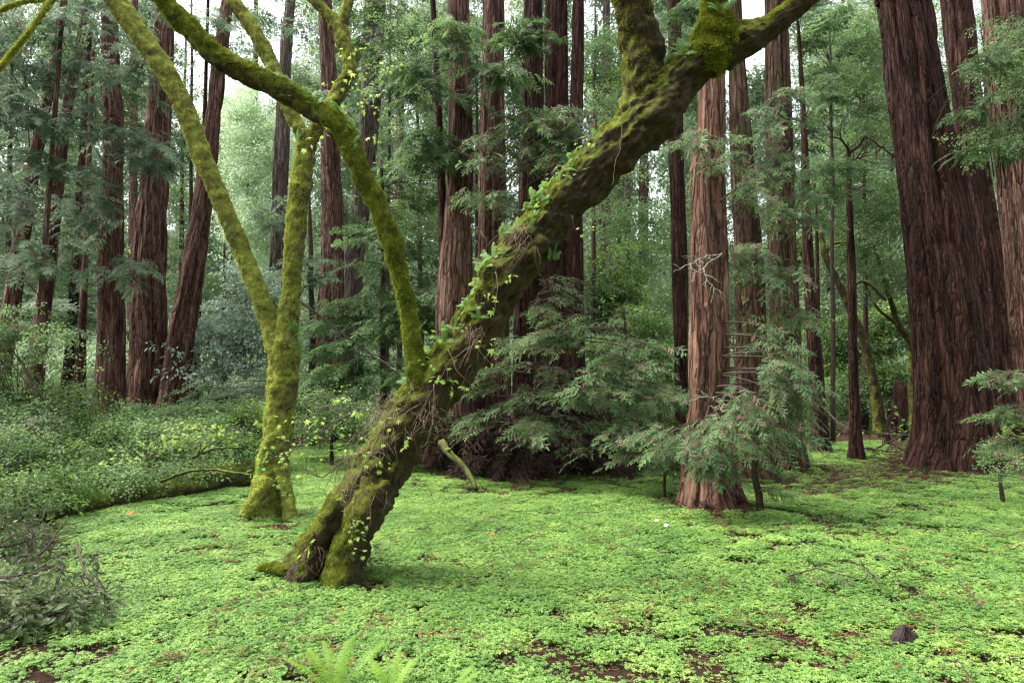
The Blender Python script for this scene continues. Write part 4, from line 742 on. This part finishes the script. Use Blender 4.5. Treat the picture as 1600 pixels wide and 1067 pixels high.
# dead lichened branches on the sturdy redwood, and the fork of the slender stem
for spec in ([(1128, 396, 8.45), (1100, 402, 8.2), (1075, 415, 8.0), (1052, 425, 7.9)], [(1128, 396, 8.45), (1100, 420, 8.1), (1112, 445, 8.0), (1135, 465, 7.95)], [(1120, 620, 8.4), (1090, 622, 8.1), (1062, 632, 7.9)], [(1075, 700, 8.3), (1090, 735, 8.0), (1115, 752, 7.95), (1133, 760, 7.9)]):
    G = Geo(); bough(G, [at(*q) for q in spec], .009, .003, 9, .22); tag(G.build('dead_branch', [M['lichen']], S_root, S_base), 'pale lichened dead branch')
for spec in ([(1326, 240, 14.6), (1345, 225, 14.4), (1352, 214, 14.3), (1375, 228, 14.2), (1405, 250, 14.2)], [(1326, 240, 14.6), (1322, 228, 14.5), (1312, 217, 14.4), (1295, 213, 14.4)], [(1329, 295, 14.6), (1345, 297, 14.4), (1360, 300, 14.3)], [(1328, 250, 14.6), (1340, 248, 14.4), (1352, 244, 14.4)]):
    G = Geo(); bough(G, [at(*q) for q in spec], .035, .012, 4, .4); G.build('branch', [M['dkwood']], bpy.data.objects.get('slender_tree'), wb)
# mossy branch hanging in at the top left
root = empty('mossy_branch', at(79, -40, 4.6), 'thin bright mossy branch hanging into the top left corner', 'branch')
ob = np.array(root.location); G = Geo()
bough(G, [at(95, -40, 4.6), at(79, 2, 4.6), at(57, 34, 4.55), at(40, 58, 4.5), at(18, 84, 4.5), at(0, 106, 4.45), at(-40, 150, 4.4)], .017, .012, 0); bough(G, [at(70, 0, 4.6), at(45, 2, 4.6), at(20, 8, 4.6), at(0, 18, 4.6), at(-30, 20, 4.6)], .008, .005, 3, .2)
tb = G.build('stem', [M['brightmoss']], root, ob)
pts = np.concatenate([catmull(np.array([at(79, 2, 4.6), at(57, 34, 4.55), at(40, 58, 4.5), at(18, 84, 4.5), at(0, 106, 4.45), at(-40, 150, 4.4)]), 60), catmull(np.array([at(70, 0, 4.6), at(45, 2, 4.6), at(20, 8, 4.6), at(0, 18, 4.6)]), 30)])
pts = np.repeat(pts, 3, 0); Nn = R.normal(size=pts.shape); Nn /= np.linalg.norm(Nn, axis=1)[:, None]
scatter('moss', 'mossbright', pts+Nn*.013, frame_z(Nn), R.uniform(.5, 1.1, len(pts)), root, ob)
# ------------------------------------------------------------------ mossy leaning maples in the hollow on the right
def bgmaple(label, path, Y, extra=()):
    P, r = px_path(path, Y); base = np.array([P[0][0], P[0][1], gz(P[0][0], P[0][1])]); root = empty('hollow_maple', base, label, 'tree', 'mossy maples in the hollow')
    P = np.concatenate([[P[0]-np.array([0, 0, max(0, P[0][2]-base[2])+.2])], P]); r = np.concatenate([[r[0]*1.2], r])
    bark_tube('trunk', P, r*.75, M['oldmoss'], root, base, 20, .1, 'lump', 411+int(Y), 0, 0, 1)
    for e in extra:
        Q, q = px_path(e, Y); bark_tube('limb', Q, q*.7, M['oldmoss'], root, base, 10, .1, 'lump', 420+int(Y), 0, 0, 1)
bgmaple('mossy maple leaning left in the hollow behind the thin dark stems', [(1372, 640, 22), (1352, 540, 18), (1318, 460, 15), (1290, 400, 13), (1282, 360, 9)], 20, [[(1290, 400, 9), (1300, 382, 7), (1325, 378, 5)], [(1318, 460, 8), (1350, 440, 6), (1385, 470, 5)]])
bgmaple('mossy maple limb slanting steeply behind the huge leaning trunk', [(1425, 545, 18), (1405, 510, 13), (1392, 470, 10), (1380, 430, 8), (1365, 380, 5)], 21, [[(1400, 505, 8), (1370, 480, 5), (1350, 440, 4)]])
# broken stump
def stump(label, px, py0, py1, wd, Y, lean=0):
    P, r = px_path([(px, py0+14, wd*1.15), (px+lean*.5, (py0+py1)/2, wd), (px+lean, py1, wd*.8)], Y); base = np.array([P[0][0], Y, gz(P[0][0], Y)]); P[0][2] = base[2]-.1
    root = empty('broken_stump', base, label, 'stump'); o, V, D, C, rad = bark_tube('trunk', P, r, M['redshade'], root, base, 36, .06, 'redwood', int(px) % 50, 0, 0, 1.5)
    me = o.data; co = np.zeros(len(me.vertices)*3, np.float32); me.vertices.foreach_get('co', co); co = co.reshape(-1, 3); top = co[:, 2].max(); k = co[:, 2] > top*.75
    co[k, 2] += (noise3(co[k]*np.array([9, 9, 0])+3, 5)-.35)*top*.5*((co[k, 2]/top-.75)*4); me.vertices.foreach_set('co', co.ravel()); me.update()
stump('jagged broken stump left of the huge leaning trunk', 1406, 680, 612, 24, 19)
stump('small splintered stub leaning beside the jagged stump', 1385, 690, 655, 9, 18, 6)
# ------------------------------------------------------------------ shrubs
SH = [
 ('dense glossy shrub under the slim leaning redwoods at the left', 30, 12, [(30, 770, 10), (30, 650, 4)], [(30, 530, 60, 50, 12, 110), (20, 600, 60, 40, 12, 90), (30, 650, 60, 40, 11.5, 110), (10, 700, 50, 35, 10, 80)], 'green', 1.0),
 ('leafy shrub with arching twigs in front of the fluted redwood', 120, 13, [(120, 770, 10), (125, 680, 4)], [(110, 640, 60, 40, 12.5, 120), (160, 690, 55, 30, 11.5, 120), (80, 710, 60, 35, 10.5, 120), (120, 745, 50, 22, 9.6, 70)], 'bay', .95),
 ('low dark huckleberry thicket at the left edge above the brush', 20, 8, [(20, 850, 9), (10, 780, 4)], [(0, 780, 60, 40, 7.5, 120), (50, 760, 50, 30, 8.2, 90), (10, 850, 40, 30, 6.8, 70)], 'bay', .7),
 ('light green shrub over the fallen log between the redwoods and the mossy maple', 260, 12, [(260, 760, 9), (258, 690, 4)], [(250, 680, 60, 28, 11.5, 110), (310, 700, 50, 25, 11, 90), (200, 720, 50, 22, 10.8, 80), (330, 670, 45, 22, 12, 70), (215, 742, 30, 14, 9.4, 24), (300, 722, 30, 12, 10, 20)], 'green', .95),
 ('fern green shrub at the foot of the pinkish redwood', 230, 16, [(230, 720, 9), (230, 660, 4)], [(220, 650, 45, 22, 15, 80), (270, 650, 45, 20, 15.5, 70), (330, 645, 50, 22, 15.5, 70)], 'green', 1.1),
 ('shrub with dull leaves beside the foot of the upright mossy maple', 370, 11, [(370, 745, 9), (368, 700, 4)], [(365, 690, 35, 22, 11, 60), (385, 650, 30, 25, 12, 50)], 'bay', .9),
 ('leafy shrub behind the leaning trunk, under the pale redwood', 520, 13, [(520, 735, 9), (520, 680, 4)], [(510, 650, 45, 35, 12.5, 80), (570, 660, 50, 30, 12.5, 80), (480, 620, 30, 30, 13.5, 50), (630, 660, 40, 35, 12.5, 60)], 'green', .95),
 ('sprawling shrub with glossy leaves in the middle gap under the bright trees', 950, 16, [(950, 700, 9), (950, 600, 4)], [(940, 560, 40, 40, 15.5, 90), (1000, 520, 45, 45, 16, 100), (1030, 570, 30, 40, 15, 70), (1000, 640, 40, 30, 13.5, 60)], 'bay', 1.1),
 ('bush with fine leaves in the hollow behind the jagged stump', 1390, 24, [(1390, 660, 9), (1390, 620, 4)], [(1370, 610, 50, 22, 23, 90), (1420, 590, 25, 30, 23, 60), (1320, 620, 35, 25, 22, 70)], 'green', 1.6),
 ('low leafy shrub at the foot of the huge leaning trunk, right side', 1565, 9.2, [(1568, 775, 8), (1565, 720, 4)], [(1560, 700, 22, 22, 9.2, 22), (1585, 740, 25, 22, 8.8, 22)], 'green', .6),
]
for lab, px, Y, path, blobs, kn, scl in SH:
    leafy('shrub', lab, 'shrub', 'shrubs at the edge of the clover', px, Y, path, blobs, kn, scl, 'dkwood', droop=.05, limb_r=.006)
leafy('dead_sprout_thicket', 'dark tangle of dead sprouts around the feet of the central redwoods', 'thicket', None, 820, 12.3, [(820, 760, 9), (820, 650, 4)], [(740, 735, 60, 28, 12.2, 90), (820, 720, 70, 40, 12.0, 150), (900, 720, 65, 38, 12.2, 130), (850, 670, 80, 50, 12.4, 180), (770, 680, 60, 50, 12.4, 140), (930, 690, 40, 40, 12.2, 100), (870, 620, 60, 40, 12.6, 80)], 'duff', 1.1, 'dkwood', droop=.5, limb_r=.006)
leafy('lime_maple_sapling', 'maple sapling with lime coloured new leaves above the fallen log', 'sapling', None, 240, 10.5, [(235, 765, 8), (245, 720, 5), (255, 690, 3)], [(215, 710, 40, 22, 10.2, 34), (265, 680, 45, 14, 10.2, 30), (330, 665, 30, 12, 10.4, 14), (225, 745, 18, 14, 10.1, 12)], 'lime', .9, droop=.1, limb_r=.006)
leafy('redwood_sapling', 'pale redwood sprouts hanging in at the right edge', 'sapling', None, 1600, 7.6, [(1625, 800, 12), (1620, 680, 9), (1615, 560, 5)], [(1588, 590, 26, 20, 7.4, 34), (1585, 640, 26, 22, 7.3, 34), (1580, 695, 24, 26, 7.3, 26), (1600, 740, 25, 25, 7.3, 20), (1610, 570, 20, 20, 7.4, 18)], 'near', .5)
leafy('redwood_sapling', 'bluish feathery sprout beside the fluted redwood, low among the left shrubs', 'sapling', None, 75, 11.5, [(80, 740, 7), (78, 700, 5), (76, 640, 3)], [(70, 660, 45, 18, 10.8, 40), (30, 530, 45, 30, 12, 40)], 'near', .7)
# ------------------------------------------------------------------ fallen log and branches
LP, Lr = px_path([(60, 812, 34, 8.0), (100, 785, 34, 8.3), (175, 760, 34, 9.0), (260, 744, 34, 9.6), (330, 728, 34, 10.2), (400, 708, 40, 10.8), (440, 695, 40, 11.3)], 8)
base = np.array([LP[2][0], LP[2][1], gz(LP[2][0], LP[2][1])])
for k in range(len(LP)): LP[k][2] = gz(LP[k][0], LP[k][1])+Lr[k]*.75+(.06 if k > 3 else 0)
root = empty('fallen_log', base, 'long mossy fallen log lying along the left edge of the clover', 'fallen log')
o, V, D, C, rad = bark_tube('trunk', LP, Lr, M['logmoss'], root, base, 48, .04, 'lump', 501, 0, 0, 1)
p, a, s = moss_on(V, D, C, 'moss', root, base, 2500, .1, up=(0, 0, .8), sc0=1.2); scatter('moss', 'moss', p, a, s, root, base)
def sticks(name, label, cat, specs, mat, r0, r1, sub, sl, group=None):
    G = Geo(); o0 = None
    for s in specs:
        P = [at(*q) for q in s]; 
        if o0 is None: o0 = np.array([P[0][0], P[0][1], gz(P[0][0], P[0][1])])
        bough(G, P, r0, r1, sub, sl)
    return tag(G.build(name, [M[mat]], None, o0), label, cat, group)
sticks('mossy_fallen_branch', 'arching mossy branch lying over the log toward the upright maple', 'fallen branch', [[(250, 752, 9.0), (300, 735, 9.1), (345, 735, 9.1), (395, 742, 8.8)], [(300, 715, 9.6), (340, 700, 9.8), (380, 700, 10)]], 'logmoss', .026, .012, 3, .3)
sticks('mossy_fallen_branch', 'bare mossy branch leaning on the ground before the dark central redwoods', 'fallen branch', [[(690, 690, 10.8), (702, 708, 10.6), (725, 730, 10.4), (745, 765, 10.2)]], 'logmoss', .07, .04, 3, .4)
for lab, spec in (('upper grey dead stick rising among the roots left of the huge leaning trunk', [(1370, 700, 14), (1400, 685, 14.2), (1440, 660, 14.5)]), ('long low grey dead stick lying left of the huge leaning trunk', [(1350, 700, 15), (1390, 705, 15), (1440, 700, 15)]), ('dead stick slanting down between the bowed young redwood and the forking stem', [(1290, 640, 18), (1310, 660, 17.5), (1330, 672, 17)]), ('level dead stick in front of the jagged stump', [(1345, 672, 17), (1375, 678, 17), (1400, 672, 17)])):
    sticks('dead_stick', lab, 'dead branch', [spec], 'twig', .022, .01, 7, .6, 'dead sticks left of the huge leaning trunk')
# brush in the left foreground: two fallen bay boughs with wilting leaves
def fallen_bough(label, stems, leafspots, Y0):
    base = at(*stems[0][0]); base[2] = gz(base[0], base[1]); root = empty('fallen_bough', base, label, 'fallen branch', 'fallen boughs in the left foreground'); G = Geo()
    for s in stems: bough(G, [at(*q) for q in s], .012, .004, 7, .3)
    G.build('stem', [M['twig']], root, base)
    P, D, S = [], [], []
    for px, py, Y, n, s in leafspots:
        c = at(px, py, Y)
        for k in range(int(n*1.2)): 
            p = c+R.normal(size=3)*np.array([1, 1, .7])*s*Y/F*.5; p[2] = max(p[2], gz(p[0], p[1])+.05); P.append(p); a = R.random()*6.283; D.append((math.cos(a), math.sin(a), R.uniform(-1, .1))); S.append(.7*R.uniform(.6, 1.3))
    scatter('leaves', 'drab', np.array(P), frame_x(np.array(D), np.tile([0, 0, 1.], (len(P), 1))+R.normal(size=(len(P), 3))*.4), np.array(S), root, base)
fallen_bough('fallen bough with wilting grey green leaves at the left edge of the clover', [[(-30, 905, 4.9), (20, 900, 4.9), (60, 893, 4.9), (90, 888, 5.0), (140, 905, 5.0)], [(-30, 880, 5.2), (30, 915, 5.0), (90, 930, 4.9), (150, 935, 4.85), (175, 940, 4.8)], [(0, 985, 4.3), (30, 970, 4.4), (60, 945, 4.6), (90, 920, 4.8)], [(120, 850, 5.6), (130, 890, 5.2), (155, 925, 4.9), (175, 945, 4.8)], [(150, 870, 5.3), (152, 900, 5.1), (150, 930, 4.95)], [(175, 945, 4.8), (165, 975, 4.6), (165, 990, 4.5)]],
  [(40, 930, 4.7, 34, 60), (90, 950, 4.6, 30, 50), (20, 960, 4.5, 24, 50), (120, 930, 4.75, 16, 40), (140, 955, 4.6, 10, 30), (-10, 910, 4.8, 20, 50)], 4.9)
fallen_bough('bare twiggy bough propped behind the wilting leaves at the left edge', [[(62, 868, 5.6), (80, 845, 5.7), (105, 805, 5.9)], [(-30, 860, 5.6), (20, 850, 5.7), (60, 840, 5.8), (90, 850, 5.8)], [(-20, 830, 6.0), (30, 820, 6.1), (50, 850, 5.9)], [(40, 870, 5.4), (50, 850, 5.5), (60, 830, 5.6)]],
  [(20, 840, 5.9, 18, 60), (40, 870, 5.5, 14, 50), (0, 800, 6.2, 22, 50)], 5.6)
# ------------------------------------------------------------------ clover carpet
def clover():
    n = 176000; Y = 2.2+16.5*R.random(n)**.8; keepY = R.random(n) < np.clip(1.15-(Y-5)*.03, .5, 1); px = R.uniform(-750, 2330, n); 
    X = (px-800)/F*Y; 
    # even density per square metre
    q = R.random(n) < Y/18.7*1.0/np.clip(Y/18.7, .2, 1)*.0+np.clip(Y/9, .3, 1)
    X = X[keepY & q]; Y = Y[keepY & q]
    big = fbm(np.stack([X*.8, Y*.8, 0*X], 1), 3, 21); small = fbm(np.stack([X*8, Y*8, 0*X], 1), 2, 23)
    pxx = X/Y*F+800; pyy = 598.8+CAMH*F/Y
    bare = np.zeros(len(X))
    for bx, by, rx, ry, s in [(960, 1040, 230, 55, .17), (690, 985, 90, 26, .14), (870, 985, 90, 26, .08), (1010, 965, 150, 30, .09), (60, 1015, 110, 30, .16), (520, 1040, 160, 20, .08), (1300, 1010, 100, 18, .07), (1250, 960, 60, 60, .04), (590, 905, 60, 22, .17), (1110, 800, 110, 18, .2), (1330, 830, 180, 26, .12), (1400, 870, 90, 30, .06), (1120, 850, 200, 40, .04), (1450, 745, 170, 22, .22), (1330, 735, 150, 34, .24), (1250, 770, 90, 22, .14), (1380, 800, 120, 22, .07), (1450, 930, 60, 30, .05), (1180, 1010, 120, 30, .05), (820, 758, 170, 18, .25), (1150, 985, 140, 22, .09), (420, 815, 50, 8, .1), (1320, 920, 120, 14, .10)]:
        bare += s*np.exp(-((pxx-bx)/rx)**2-((pyy-by)/ry)**2)
    m = small*.7+big*.3-bare; ok = m > .385; Xb, Yb = X[(m > .10) & (m < .45)], Y[(m > .10) & (m < .45)]
    ok &= ~((Y > 13.2) & (pxx > 640) & (pxx < 960)); ok &= ~((pyy < 745) & (pxx > 1380) & (pxx < 1750)); ok &= ~((pxx < 100-(pyy-840)*.2) & (Y > 6.3)) 
    lb = np.interp(pxx, [0, 100, 400, 640], [800, 770, 705, 690]); ok &= (pyy > lb) | (pxx > 640)
    ok &= R.random(len(X)) < np.clip((m-.385)*14+.35, 0, 1)
    X, Y = X[ok], Y[ok]; Z = ground_z(X, Y); hs_ = .7+fbm(np.stack([X*2, Y*2, 0*X], 1), 2, 33)*.7
    sc_ = R.uniform(.75, 1.15, len(X))*np.clip(1+(Y-6)*.015, 1, 1.12); th = R.random(len(X))*6.283
    A = np.zeros((len(X), 3, 3)); A[:, 0, 0] = np.cos(th); A[:, 1, 0] = np.sin(th); A[:, 0, 1] = -np.sin(th); A[:, 1, 1] = np.cos(th); A[:, 2, 2] = 1
    k = R.random(len(Xb)) < .7; Xb, Yb = Xb[k], Yb[k]; k = ~((Yb > 12.5) & (abs((Xb/Yb*F+800)-820) < 180)); Xb, Yb = Xb[k], Yb[k]; th = R.random(len(Xb))*6.283
    B = np.zeros((len(Xb), 3, 3)); B[:, 0, 0] = np.cos(th); B[:, 1, 0] = np.sin(th); B[:, 0, 1] = -np.sin(th); B[:, 1, 1] = np.cos(th); B[:, 2, 2] = 1
    scatter('sparse_clover', 'cloverfew', np.stack([Xb, Yb, ground_z(Xb, Yb)-.015], 1), B, R.uniform(.6, 1, len(Xb)))
    th = R.random(len(X))*6.283
    print('clover', len(X), len(Xb)); scatter('clover', 'clover', np.stack([X, Y, Z], 1), A, np.stack([sc_, sc_, sc_*hs_], 1))
clover()
def litter():
    G_V, G_F = [], []; n = 38000; Y = 2.6+14*R.random(n); X = (R.uniform(-700, 2300, n)-800)/F*Y; Z = ground_z(X, Y)+R.uniform(.003, .02, n); a = R.random(n)*6.283; l = R.uniform(.01, .04, n); w_ = R.uniform(.001, .004, n)
    d = np.stack([np.cos(a), np.sin(a), R.normal(size=n)*.15], 1); s = np.stack([-np.sin(a), np.cos(a), R.normal(size=n)*.3], 1); P = np.stack([X, Y, Z], 1)
    V = np.stack([P-d*l[:, None]-s*w_[:, None], P+d*l[:, None]-s*w_[:, None], P+d*l[:, None]+s*w_[:, None], P-d*l[:, None]+s*w_[:, None]], 1).reshape(-1, 3)
    o = link('leaf_litter', mesh_np('leaf_litter', V, np.arange(4*n).reshape(n, 4), [plain('needle_litter', (.09, .04, .026), (.26, .14, .085), 9)], None, False)); tag(o, kind='stuff')
litter()
def base_duff():
    P, S, D = [], [], []
    for x, y, r, n, sc_ in BASES:
        for k in range(n):
            a = R.random()*6.283; rr_ = r*(1.0+abs(R.normal())*.45); P.append((x+math.cos(a)*rr_, y+math.sin(a)*rr_, gz(x+math.cos(a)*rr_, y+math.sin(a)*rr_)+R.uniform(0, .06)+max(0, 1.5-rr_/r)*.12*sc_)); D.append((math.cos(a+R.normal()), math.sin(a+R.normal()), R.uniform(-.2, .5))); S.append(sc_*R.uniform(.3, .7))
    scatter('dead_needle_litter', 'duff', np.array(P), frame_x(np.array(D), np.tile([0, 0, 1.], (len(P), 1))+R.normal(size=(len(P), 3))*.3), np.array(S))
    n = 10000; Y = 2.8+12*R.random(n)**.9; X = (R.uniform(-100, 1750, n)-800)/F*Y; k = fbm(np.stack([X*1.2, Y*1.2, 0*X], 1), 2, 77) > .5; X, Y = X[k], Y[k]; a = R.random(len(X))*6.283
    scatter('shed_needles', 'duffbit', np.stack([X, Y, ground_z(X, Y)+R.uniform(.035, .065, len(X))], 1), frame_x(np.stack([np.cos(a), np.sin(a), R.normal(size=len(X))*.15], 1), np.tile([0, 0, 1.], (len(X), 1))+R.normal(size=(len(X), 3))*.2), R.uniform(.08, .26, len(X)))
BASES += [(A_base[0]+.1, A_base[1], .36, 40, .6), (B_base[0], B_base[1], .3, 30, .6)]
base_duff()
def strips():
    for k in range(26):
        z = R.uniform(.5, 6.5); a = R.uniform(math.pi*1.02, math.pi*1.98); c = S_ax(z+S_base[2]); r0 = .27+.05*R.random(); L_ = R.uniform(.15, .6); w_ = R.uniform(.008, .022); V = []
        for i in range(6):
            t = i/5; lift = .015+.05*(1-t)**2*R.uniform(.5, 1.2)
            for s_ in (-1, 1):
                aa = a+s_*w_/r0*(.4+.6*math.sin(3*t+.4)); V.append((c[0]+math.cos(aa)*(r0+lift), c[1]+math.sin(aa)*(r0+lift), z+S_base[2]+(t-.5)*L_))
        Vb = [(x, y+.006, zz_) for x, y, zz_ in V]; Fc = [(2*i, 2*i+1, 2*i+3, 2*i+2) for i in range(5)]; F2 = [tuple(j+12 for j in f[::-1]) for f in Fc]
        link('bark_strip', mesh_np('bark_strip', np.array(V+Vb)-S_base, Fc+F2, [M['redtan']], None, False), S_root)
strips()
# ------------------------------------------------------------------ sword ferns in the foreground
FR = [frond_mesh(M['fernlight'], .5, 34, .07, .011, .6, 900+k, lift=1.0, curl=rr(-.06, .06)) for k in range(5)]
def sword_fern(label, px, py, Y, n, s, a0=0, a1=6.28):
    p = at(px, py, Y); base = (p[0], p[1], gz(p[0], p[1])); root = empty('sword_fern', base, label, 'fern', 'sword ferns in the foreground')
    for k in range(n):
        o = link('frond', FR[k % 5], root); a = a0+(a1-a0)*(k+.5)/n+rr(-.25, .25); q = s*rr(.75, 1.15); o.scale = (q, q, q*rr(.75, 1.2)); o.rotation_euler = (rr(-.2, .2), rr(-.35, .1), a)
sword_fern('bright sword fern with three tall fronds at the bottom centre', 525, 1082, 3.52, 7, .62, .9, 3.2)
sword_fern('smaller sword fern right beside the tallest one at the bottom', 612, 1088, 3.48, 5, .5, .5, 2.6)
sword_fern('lone low fern with one arching frond right of the other foreground ferns', 700, 1080, 3.5, 3, .45, -.3, 1.2)
# ------------------------------------------------------------------ small things on the clover
def twig(label, pts, r=.006, sub=2, sl=.12, h=.085, mat='twig', name='fallen_twig', group='twigs lying on the clover'):
    P = []
    for px, py in pts:
        Y = CAMH*F/(py-598.8); x = (px-800)/F*Y; Y2_ = (CAMH-h)*F/(py-598.8); x = (px-800)/F*Y2_; P.append((x, Y2_, gz(x, Y2_)+h+R.uniform(-.01, .02)))
    G = Geo(); bough(G, P, r, r*.4, sub, sl); return tag(G.build(name, [M[mat]], None, (P[0][0], P[0][1], P[0][2]-h)), label, 'twig', group)
twig('forked dark twig near the clover centre, left of the small fallen redwood sprig', [(808, 838), (822, 832), (842, 825)], .008, 3)
twig('short thick twig end lying by an orange leaf right of the leaning trunk', [(774, 824), (780, 820), (788, 815)], .011, 0)
twig('thin dark twig lying flat beside the short thick one', [(728, 820), (748, 820), (768, 820)], .005, 1)
twig('long curved twig at the far right of the clover', [(1503, 828), (1515, 822), (1535, 832), (1555, 838), (1590, 828)], .008, 3, .2)
twig('straight thin twig right of the dark bark shard', [(1484, 905), (1502, 928), (1519, 948)], .006, 0)
twig('bent twig between the bark shard and the bottom right corner', [(1456, 1015), (1478, 1018), (1500, 1052)], .006, 1)
twig('pale wavy twig level with the bark shard, on its right', [(1475, 980), (1495, 975), (1520, 979), (1548, 984)], .005, 1)
twig('curved brown twig just right of the fallen redwood sprig', [(1310, 885), (1335, 890), (1352, 905), (1364, 922)], .008, 2)
twig('small black twig above the curved brown one', [(1358, 876), (1368, 878), (1380, 882)], .009, 0)
twig('twig pointing at the sturdy redwood foot', [(1115, 815), (1128, 825), (1140, 832)], .009, 1)
twig('fine crooked twig left of the fallen redwood sprig', [(1230, 862), (1250, 856), (1282, 858)], .006, 2)
twig('short dark twig near the bottom right corner', [(1553, 1017), (1565, 1019), (1578, 1021)], .006, 0)
twig('dark stick beside the foreground fern', [(455, 1036), (463, 1039), (471, 1041)], .012, 0)
twig('crossed fine twigs in front of the shaded patch right of the leaning trunk', [(655, 820), (668, 816), (672, 812)], .005, 3)
twig('twig lying between the brush and the upright maple', [(190, 915), (208, 908), (226, 913)], .005, 2)
twig('dark twig on the clover toward the right edge, below the long curved twig', [(1560, 850), (1570, 855), (1580, 852)], .007, 1)
for k_, (px_, py_, lab_) in enumerate([(300, 820, 'thin twig lying on the clover between the log and the upright maple'), (650, 905, 'dark crooked twig under the lean of the big trunk'), (900, 800, 'fine twig lying before the dark central redwoods'), (700, 955, 'short twig beside the bare soil at the bottom centre'), (1080, 1010, 'grey twig lying on the bare soil right of the ferns'), (940, 930, 'long fine twig in the clover above the bare soil'), (1190, 940, 'twig lying left of the bark shard'), (1420, 790, 'thin twig in front of the huge leaning trunk'), (1245, 790, 'dark twig in the shade right of the sturdy redwood'), (330, 985, 'small twig on the clover right of the fallen bough'), (1530, 770, 'twig lying in shade at the foot of the right hand giants')]):
    w_ = 26+(k_*13) % 30; twig(lab_, [(px_, py_), (px_+w_*.5, py_+4-(k_*7) % 9), (px_+w_, py_+6-(k_*5) % 13)], .0045+.001*(k_ % 3), 1+k_ % 3, .14)
def redsprig(label, px, py, n, s, spread, name='fallen_redwood_sprig'):
    Y = (CAMH-.1)*F/(py-598.8); x = (px-800)/F*Y; b = np.array([x, Y, gz(x, Y)]); root = empty(name, b, label, 'redwood sprig', 'redwood sprigs dropped on the clover')
    G = Geo(); G.tube([b+[-spread*.5, 0, .09], b+[0, .03, .14], b+[spread*.6, -.02, .08]], [.006, .005, .002], 5); G.build('stem', [M['twig']], root, b)
    P = b+np.array([0, 0, .12])+R.normal(size=(n, 3))*np.array([spread*.35, .08, .03]); D = R.normal(size=(n, 3)); D[:, 2] = -np.abs(D[:, 2])*.5
    scatter('needles', 'near', P, frame_x(D, np.tile([0, 0, 1.], (n, 1))+R.normal(size=(n, 3))*.5), s*R.uniform(.7, 1.2, n), root, b)
redsprig('large grey green redwood sprig lying on the clover left of the bark shard', 1270, 900, 12, .38, .45)
redsprig('tiny redwood sprig lying in the middle of the clover', 970, 850, 6, .26, .2)
redsprig('thin redwood sprig at the end of the curved twig', 1352, 910, 3, .22, .12)
# bark shard standing in the clover
def shard():
    Y = 4.25; px = 1400; x = (px-800)/F*Y; b = np.array([x, Y, gz(x, Y)]); V = []; Fc = []
    def slab(P, th, n=9):                      # a curved splinter of bark: rows of (left, right) points
        q = len(V); P = [np.array(p_) for p_ in P]
        for i, (a_, c_) in enumerate(zip(P[::2], P[1::2])):
            for k in range(n):
                t = k/(n-1); v = a_*(1-t)+c_*t; v = v+np.array([0, -.018*math.sin(math.pi*t)+.004*math.sin(k*2.9+i), .003*math.sin(k*4.1)]); V.append(v)
        m = len(P)//2; f = [tuple(int(u)+q for u in ff) for ff in grid_faces(m, n, False)]; Fc.extend(f)
        V.extend([v+np.array([.002, th, -.002]) for v in V[q:q+m*n]]); Fc.extend([tuple(u+m*n for u in ff[::-1]) for ff in f])
        ring = [q+k for k in range(n)]+[q+i*n+n-1 for i in range(1, m)]+[q+(m-1)*n+k for k in range(n-2, -1, -1)]+[q+i*n for i in range(m-2, 0, -1)]
        Fc.extend([(ring[i], ring[(i+1) % len(ring)], ring[(i+1) % len(ring)]+m*n, ring[i]+m*n) for i in range(len(ring))])
    slab([(-.075, 0, .02), (-.005, -.02, .02), (-.06, .01, .07), (0, -.01, .08), (-.03, .02, .11), (.008, .005, .12), (-.008, .025, .145), (.004, .02, .15)], .008)
    slab([(-.005, -.02, .02), (.09, .02, .03), (.002, -.012, .07), (.07, .025, .075), (.004, .0, .11), (.032, .025, .108), (.002, .015, .15), (.012, .02, .145)], .008)
    tag(link('bark_shard', mesh_np('bark_shard', [(v[0]*1.25, v[1]*1.4, v[2]*.8+.01) for v in V], Fc, [M['shard']], None, False), None, Vector(b)), 'dark pointed bark shard standing up from the clover', 'bark')
shard()
def scrap(name, label, cat, px, py, s, mat, h=.1, group=None):
    Y = (CAMH-h)*F/(py-598.8); x = (px-800)/F*Y; V = []; Fc = []
    blade_leaf(V, Fc, Vector((0, 0, 0)), Vector((1, .2, .25)).normalized(), Vector((.1, -.5, 1)).normalized(), s, s*.35); V2 = [tuple(v+Vector((0, 0, -.003))) for v in V]
    nV = len(V); F2 = Fc+[tuple(i+nV for i in f[::-1]) for f in Fc]
    tag(link(name, mesh_np(name, [tuple(v) for v in V]+V2, F2, [M[mat]], None, False), None, (x, Y, gz(x, Y)+h)), label, cat, group)
scrap('white_petal', 'white petal on the clover, upper of two near the sturdy redwood', 'petal', 1020, 812, .05, 'petal')
scrap('white_petal', 'cream petal on the clover, lower and larger of two near the sturdy redwood', 'petal', 1034, 820, .06, 'petal')
scrap('dead_leaf', 'orange dead leaf next to the short thick twig', 'leaf', 766, 826, .06, 'orange')
scrap('dead_leaf', 'brown dead leaf on the clover near the right edge', 'leaf', 1588, 970, .05, 'orange')
scrap('dead_leaf', 'orange brown leaf on the clover between brush and upright maple', 'leaf', 205, 800, .10, 'orange')
